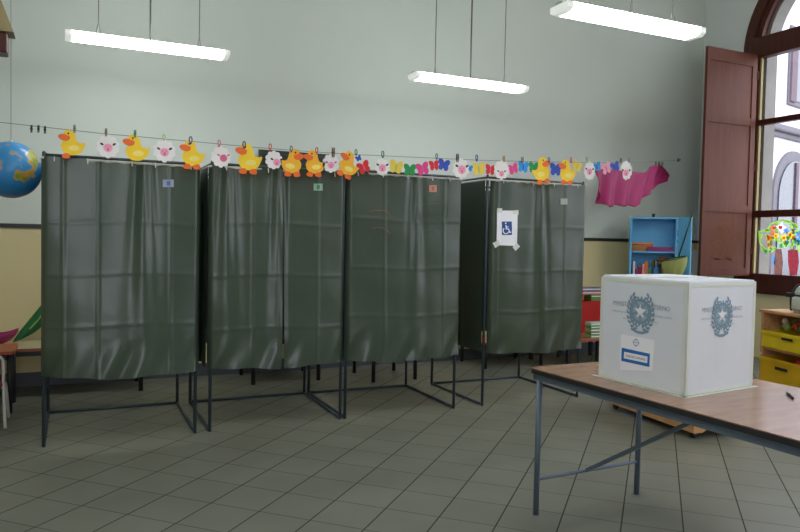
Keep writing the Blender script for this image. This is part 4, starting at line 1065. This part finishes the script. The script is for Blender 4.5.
# ------------------------------------------------------------------ blue cabinet in the far right corner
def cabinet():
    a = math.radians(-40); Wd, D, Ht = .565, .28, 1.80
    p0 = at_plane(629.5, 260, (0, 6.93, 0), (0, 1, 0)); 
    r = thing('cabinet', 'sky blue open cabinet with shelves in the corner by the window', 'cabinet', (p0.x, p0.y, 0), a)
    t = .022
    obj('side_panel', bx((0, 0, 0), (t, D, Ht)), 'cab_blue', r); obj('side_panel', bx((Wd-t, 0, 0), (Wd, D, Ht)), 'cab_blue', r)
    obj('top', bx((t, 0, Ht-t), (Wd-t, D, Ht)), 'cab_blue', r); obj('back_panel', bx((t, D-.01, .06), (Wd-t, D, Ht-t)), 'cab_blue', r)
    ZS = [.08, .5, .93, 1.365]
    for z in ZS: obj('shelf_board', bx((t, .0, z-.018), (Wd-t, D-.01, z)), 'cab_blue', r)
    # open door leaf on the right
    hin = Matrix.Translation(p0) @ Matrix.Rotation(a, 4, 'Z') @ Vector((Wd, 0, 0)); hin.z = 0
    da = math.radians(-80)-a
    M_ = Matrix.Translation((Wd+.004, -.004, 0)) @ Matrix.Rotation(da, 4, 'Z')
    bm = bmesh.new(); box(bm, (0, 0, .06), (.18, .018, Ht), M_); dr = obj('door', bm, 'cab_blue', r, 'open blue door leaf')
    bm = bmesh.new()
    for z in (.3, 1.6): tube(bm, [M_ @ Vector((-.004, .006, z-.04)), M_ @ Vector((-.004, .006, z+.04))], .007, 6)
    obj('hinge', bm, 'steel', dr)
    bm = bmesh.new(); tube(bm, [M_ @ Vector((.15, -.02, .95)), M_ @ Vector((.15, 0, .95))], .012, 8); obj('knob', bm, 'steel', dr)
    R_ = Matrix.Translation((p0.x, p0.y, 0)) @ Matrix.Rotation(a, 4, 'Z')
    def put(x, y, z): return R_ @ Vector((x, y, z))
    # upper shelf: flat boxes
    z = ZS[3]
    q = thing('cardboard_box', 'flat orange-brown cardboard box on the upper shelf of the blue cabinet', 'box', put(.12, .19, z+.001), a)
    obj('tray', rbox((-.09, -.07, 0), (.17, .07, .085), .004), wood('kraft', (176, 112, 60), (196, 130, 74)), q); obj('lid', rbox((-.092, -.072, .086), (.172, .072, .108), .004), 'petal_o', q)
    q = thing('folder_stack', 'purple plastic tray of folders right of the cardboard box', 'folders', put(.37, .06, z+.001), a)
    MT['purple'] = mat('purple_plastic', (128, 52, 140), .5)
    obj('lower_folder', rbox((-.16, -.05, 0), (.165, .05, .032), .003), 'purple', q); obj('upper_folder', rbox((-.15, -.045, .0325), (.15, .05, .055), .003), 'foam_mag', q)
    # second shelf: books, tubs and toys
    z = ZS[2]+.001
    cols = [('petal_w', 'white'), ('purple', 'purple'), ('seat_red', 'dark red'), ('pink', 'pink'), ('petal_o', 'orange'), ('leaf2', 'green')]
    x = .045
    pos = ['first from the left', 'second from the left', 'third from the left', 'fourth from the left', 'fifth from the left', 'sixth from the left']
    for k, (m, cn) in enumerate(cols):
        w = .026+.008*(k % 3); hgt = .30-.03*((k*7) % 4)
        b = thing('book', '%s picture book, %s among the upright books in the blue cabinet' % (cn, pos[k]), 'book', put(x+w/2, .10, z), a, 'books in the blue cabinet')
        obj('cover', rbox((-w/2, -.09, 0), (w/2, .09, hgt), .003), m, b); obj('page_block', bx((-w/2+.004, -.084, hgt+.0002), (w/2-.004, .086, hgt+.0015)), 'paper', b)
        x += w+.004
    for k, (m, cn, h_, xx) in enumerate((('petal_b', 'pale blue', .23, .325), ('foam_green', 'green', .17, .42))):
        t_ = thing('pencil_tub', '%s plastic tub of markers in the middle of the blue cabinet' % cn, 'tub', put(xx, .075, z), a)
        obj('tub', lathe(bmesh.new(), [(.036, 0), (.042, h_)], 16), m, t_)
        for j in range(5):
            an = j*1.3; mm = ['red', 'petal_w', 'petal_o', 'black', 'sky'][j]
            mk_ = thing('marker', '%s marker standing in the %s tub' % (['red', 'white', 'orange', 'black', 'blue'][j], cn), 'marker', put(xx+.02*math.cos(an), .075+.02*math.sin(an), z+h_+.002), a)
            obj('barrel', tb([(0, 0, 0), (.012*math.cos(an), .012*math.sin(an), .075)], .008, 8), mm, mk_)
            obj('tip', tb([(.012*math.cos(an), .012*math.sin(an), .076), (.015*math.cos(an), .015*math.sin(an), .092)], [.006, .002], 8), 'black', mk_)
    for k, (m, cn, xx, w) in enumerate((('leaf', 'lime green', .35, .15), ('petal_o', 'orange', .435, .14), ('seat_red', 'red', .505, .13))):
        b = thing('paper_roll', '%s paper roll lying on the things in the blue cabinet' % cn, 'paper roll', put(min(xx, .46), .225, z+.282+.052*k - (.052*2 if k == 2 else 0) + 0.0), a) if k < 2 else thing('paper_roll', 'red paper roll at the right end among the things in the blue cabinet', 'paper roll', put(.46, .155, z+.274), a)
        obj('roll', tb([(-w/2, 0, 0), (w/2, 0, 0)], .025, 12), m, b, smooth=True); obj('core', tb([(-w/2-.004, 0, 0), (-w/2-.0005, 0, 0)], .016, 10), 'paper', b)
        bk = thing('storage_carton', '%s carton standing at the back of the blue cabinet' % ['kraft brown', 'grey', 'beige'][k], 'carton', put(xx, .225, z), a)
        hh_ = .25
        obj('carton', rbox((-.032, -.04, 0), (.032, .04, hh_-.005), .003), ['peg_brown', 'peg_grey', 'peg_tan'][k], bk); obj('flap', bx((-.031, -.038, hh_-.0045), (.031, .038, hh_-.003)), 'peg_tan', bk)
    # small knob on cabinet top
    q = thing('small_pot', 'tiny dark pot on top of the blue cabinet', 'pot', put(.28, .1, Ht), a); obj('pot', lathe(bmesh.new(), [(.014, 0), (.02, .03), (.018, .04)], 12), 'leg_black', q)
    obj('pot_rim', lathe(bmesh.new(), [(.021, .0405), (.021, .046)], 12), 'leg_black', q)
    return R_, M_
CAB, DOOR = cabinet()
def net():
    # net on a dark green stick, hooked over the door's free corner by a cord
    D = CAB @ DOOR
    topp = at_plane(692.3, 214.5, D @ Vector((0, -.03, 0)), D.to_3x3() @ Vector((0, 1, 0)))
    low = at_plane(678.5, 257, D @ Vector((0, -.075, 0)), D.to_3x3() @ Vector((0, 1, 0)))
    r = thing('fishing_net', 'yellow-green net bag on a dark green stick leaning on the blue cabinet', 'net', (0, 0, 0))
    r.location = low; L = lambda p: Vector(p)-low
    obj('stick', tb([L(topp), Vector((0, 0, 0))], .009, 8), 'stick', r, smooth=True)
    u = (D.to_3x3() @ Vector((1, 0, 0))).normalized(); n = (D.to_3x3() @ Vector((0, -1, 0))).normalized()
    v = Vector((CR.x, CR.y, 0)).normalized(); w = Vector((0, 0, 1)); fwd = Vector((v.y, -v.x, 0))
    c = Vector(-v*.06 + fwd*.03 - w*.02)
    def rim(t): return c + v*(.155*math.cos(t)) + fwd*(.10*math.sin(t)) + w*(.035*math.cos(t))
    obj('hoop', tb([rim(2*PI*k/24) for k in range(25)], .006, 6), 'stick', r, smooth=True)
    def bagf(i, j):
        t = 2*PI*i; k = math.sqrt(max(0, 1-j**2.4))*(1-.0*j); k = max(k, .03)
        p = rim(t); q = c + (p-c)*k; return q - w*(.27*j) + fwd*(.01*math.sin(7*t)*j)
    obj('net_bag', grid(bmesh.new(), bagf, 48, 14), 'bag', r, smooth=True)
    cord = [L(topp), L(topp)+v*.035-w*.06, L(topp)+v*.045-w*.2, L(topp)+v*.038-w*.23, L(topp)+v*.03-w*.2, L(topp)+v*.022-w*.06, L(topp)]
    obj('cord', tb(cord, .0028, 5), 'stick', r)
net()
pb = bmesh.new()
tl = at_y(692, 250, 7.36); bl = at_y(676, 372, 7.16); bl.z = .004
q = [bl, bl+Vector((.16, 0, 0)), tl+Vector((.16, 0, 0)), tl]
b = thing('poster_board', 'white poster board leaning on the wall between cabinet and window shutter', 'board', ((q[0]+q[1])/2))
cc = (q[0]+q[1])/2
vs = [p-cc for p in q]; N = (vs[1]-vs[0]).cross(vs[3]-vs[0]).normalized()*.008
A = [pb.verts.new(p) for p in vs]; B_ = [pb.verts.new(p+N) for p in vs]
pb.faces.new(A[::-1]); pb.faces.new(B_)
for i in range(4): pb.faces.new((A[i], A[(i+1) % 4], B_[(i+1) % 4], B_[i]))
obj('panel', pb, 'paper', b)

# ------------------------------------------------------------------ bench with red box right of the booths
def bench():
    x0, x1, y0, y1, zt = 5.12, 6.06, 6.42, 6.84, .345
    r = thing('low_bench', 'low wooden bench with black legs right of the rightmost voting booth', 'bench', (x0, y0, 0))
    obj('bench_top', rbox((0, 0, zt-.03), (x1-x0+.1, .83, zt), .006), 'brown_top', r)
    for x in (.05, x1-x0-.46, x1-x0+.04):
        for y in (.05, .77): obj('leg', bx((x-.02, y-.02, 0), (x+.02, y+.02, zt-.031)), 'leg_black', r)
    p = (5.95, 7.06, zt+.001)
    b = thing('red_crate', 'red plastic crate at the back of the low bench, under a pile of books', 'crate', p)
    bm = bmesh.new(); w, d, h, t = .36, .30, .389, .012
    w = .25
    for lo, hi in (((-w, -d/2, 0), (w+.02, -d/2+t, h)), ((-w, d/2-t, 0), (w+.02, d/2, h)), ((-w, -d/2+t, 0), (-w+t, d/2-t, h)), ((w+.02-t, -d/2+t, 0), (w+.02, d/2-t, h)), ((-w+t, -d/2+t, 0), (w+.02-t, d/2-t, t))): box(bm, lo, hi)
    obj('crate_body', bm, 'red_box', b)
    obj('rim', bx((-w-.008, -d/2-.01, h-.03), (w+.028, -d/2-.0005, h+.002)), 'red_box', b)
    zz = .739
    MT['mauve'] = mat('mauve_cover', (120, 108, 132), .6); MT['pinkbook'] = mat('salmon_cover', (190, 110, 98), .6); MT['greenbook'] = mat('leaf_green_cover', (92, 132, 66), .6); MT['sage'] = mat('sage_cover', (140, 160, 112), .6)
    # a lid board of picture books laid over the crate
    for m, lab, hgt, xa, xb in (('greenbook', 'green picture book at the bottom of the pile on the red crate', .075, -.10, .22), ('pinkbook', 'thin salmon book in the middle of the pile on the red crate', .03, -.24, .22), ('mauve', 'mauve book on top of the pile on the red crate', .05, -.25, .22)):
        k = thing('book', lab, 'book', (p[0], p[1], zz)); 
        obj('cover', rbox((xa, -.15, 0), (xb, .14, hgt-.001), .003), m, k); obj('page_block', bx((xa+.006, -.1512, hgt*.68), (xb-.006, -.1503, hgt*.68+.008)), 'paper', k)
        zz += hgt
    k = thing('orange_cup', 'orange plastic cup at the left of the green book on the red crate', 'cup', (p[0]-.19, p[1]-.06, .739)); obj('cup_body', lathe(bmesh.new(), [(.034, .001), (.045, .066), (.045, .068)], 16), 'petal_o', k)
    obj('cup_rim', lathe(bmesh.new(), [(.046, .06), (.047, .0665), (.045, .069)], 16), 'petal_o', k)
    zz = zt+.001
    for i, (m, cn) in enumerate((('sage', 'sage'), ('greenbook', 'leaf green'), ('sage', 'sage'), ('greenbook', 'leaf green'), ('st2', 'pale green'))):
        k = thing('book', '%s magazine, %s in the stack in front of the red crate' % (cn, ['lowest', 'second from the bottom', 'middle one', 'fourth from the bottom', 'topmost'][i]), 'book', (5.595, 6.515, zz), 0, 'stack of magazines on the bench')
        obj('cover', rbox((-.11, -.05, 0), (.09, .055, .036), .002), m, k); obj('page_block', bx((-.104, -.0508, .013), (.084, -.0502, .023)), 'paper', k); zz += .0365
bench()

# ------------------------------------------------------------------ low tables behind the booths and on the left
def low_table(x0, y0, x1, y1, zt, m, label, legs=None):
    r = thing('low_table', label, 'table', (x0, y0, 0)); w, d = x1-x0, y1-y0
    bm = bmesh.new(); prism(bm, rrect(0, 0, w, d, .03), (0, 0, zt-.025), (1, 0, 0), (0, 1, 0), .025); obj('tabletop', bm, m, r)
    if m == 'cream_top': obj('edge_strip', bx((.02, -.004, zt-.026), (w-.02, -.0002, zt-.002)), 'brown_top', r, 'red-brown front edge')
    obj('apron', bx((.05, .05, zt-.075), (w-.05, d-.05, zt-.0255)), 'leg_black', r)
    for x in (.035, w-.035):
        for y in (.035, d-.035): obj('leg', tb([(x, y, 0), (x, y, zt-.0255)], .02, 10), 'leg_black', r, smooth=True)
    return r
low_table(-1.45, 6.33, -.41, 6.80, .50, 'orange_top', 'orange-red child table at the left edge')
low_table(-1.45, 6.86, .62, 7.41, .44, 'cream_top', 'low cream-topped table with red-brown front edge against the back wall behind the leftmost booth')
low_table(1.58, 6.78, 2.32, 7.38, .46, 'brown_top', 'low table with black legs behind the second booth')
low_table(2.74, 6.50, 3.28, 7.10, .46, 'brown_top', 'low table with black legs behind the third booth')
low_table(4.24, 6.78, 5.08, 7.38, .30, 'brown_top', 'low table with black legs behind the rightmost booth')
def chair():
    r = thing('child_chair', 'child chair with white tube frame and red seat at the orange table', 'chair', (-.70, 5.90, 0))
    W = .27
    for x in (W-.01, -W+.01):
        pts = arc_pts([(x, 0-.02, 0), (x-.015*(1 if x > 0 else -1), .05, .30), (x-.015*(1 if x > 0 else -1), .02, .52), (x-.1*(1 if x > 0 else -1), .015, .545)], .04)
        obj('back_leg', tb(pts, .0115, 8), 'tube_white', r, smooth=True)
        obj('front_leg', tb(arc_pts([(x, .32, 0), (x-.02*(1 if x > 0 else -1), .28, .285), (x-.02*(1 if x > 0 else -1), .06, .29)], .03), .0115, 8), 'tube_white', r, smooth=True)
    obj('seat', rbox((-W+.03, .03, .30), (W-.03, .31, .318), .006), 'seat_red', r)
    obj('backrest', rbox((-W+.045, .012, .42), (W-.045, .03, .53), .006), 'seat_red', r)
chair()
# green and magenta plastic things on the low brown table
gp = at_y(13, 338.5, 7.25); gt = at_y(45, 303, 7.30)
g = thing('toy_leaf', 'dark green plastic leaf-shaped toy leaning on the wall left of the first booth', 'toy', (gp.x, 7.25, .442))
d = Vector((gt.x-gp.x, .1, gt.z-.442)); Ln = d.length; d.normalize(); w = Vector((-d.z, 0, d.x)).normalized(); n = d.cross(w)
def leaf(i, j):
    s = math.sin(PI*min(1, i*1.02))**.8 if i > 0 else 0; wd = .062*max(s, .02)
    return d*(Ln*1.25*i) + w*(wd*(2*j-1)+ .05*math.sin(PI*i)*-1) + n*(.03*(1-(2*j-1)**2)*s) + Vector((0, 0, .006))
o = obj('leaf_blade', grid(bmesh.new(), leaf, 24, 8), 'foam_green', g, smooth=True, recalc=False); s = o.modifiers.new('s', 'SOLIDIFY'); s.thickness = .008
bm = bmesh.new(); tube(bm, [leaf(t, .5)+n*-.004*-1+Vector((0, -.012, 0)) for t in (.3, .5, .7, .9)], .006, 6); obj('rib', bm, 'peg_lime', g)
mp = at_y(2, 337, 7.2)
g = thing('toy_boat', 'magenta plastic toy dish on the low brown table at the left edge', 'toy', (mp.x-.02, 7.18, .441))
def boat(i, j):
    x = (i-.5)*.30; k = math.cos((i-.5)*PI*.96)**.5; a = PI*j
    return Vector((x, .075*k*math.cos(a), .10+.10*abs(2*i-1)**2*.4 - .095*k*math.sin(a)))
o = obj('dish', grid(bmesh.new(), boat, 24, 12), 'foam_mag', g, smooth=True, recalc=False); s = o.modifiers.new('s', 'SOLIDIFY'); s.thickness = .006
obj('foot', lathe(bmesh.new(), [(.04, 0), (.035, .010)], 14), 'foam_mag', g)

# ------------------------------------------------------------------ light
w = bpy.data.worlds.new('sky'); SC.world = w; w.use_nodes = True
nt = w.node_tree; bg = nt.nodes['Background']
bg.inputs['Color'].default_value = (.86, .90, 1.0, 1); bg.inputs['Strength'].default_value = 5.2
for i, (yc, R) in enumerate(WINS):
    ld = bpy.data.lights.new('sky_portal', 'AREA'); ld.shape = 'RECTANGLE'; ld.size = 2*R; ld.size_y = ZSPR+R-ZSILL
    ld.cycles.is_portal = True
    lo = bpy.data.objects.new('sky_portal', ld); COL.objects.link(lo)
    lo.location = (X1+WT+.02, yc, (ZSILL+ZSPR+R)/2); lo.rotation_euler = (0, PI/2, 0)
    lo.rotation_euler = Vector((-1, 0, 0)).to_track_quat('-Z', 'Y').to_euler()
ld = bpy.data.lights.new('sky_portal', 'AREA'); ld.shape = 'RECTANGLE'; ld.size = 2.6; ld.size_y = 2.8; ld.cycles.is_portal = True
lo = bpy.data.objects.new('sky_portal', ld); COL.objects.link(lo); lo.location = (-.7, Y0-.25, 2.3); lo.rotation_euler = Vector((0, 1, 0)).to_track_quat('-Z', 'Y').to_euler()
SC.view_settings.view_transform = 'Standard'
SC.view_settings.look = 'None'
SC.view_settings.exposure = -0.06
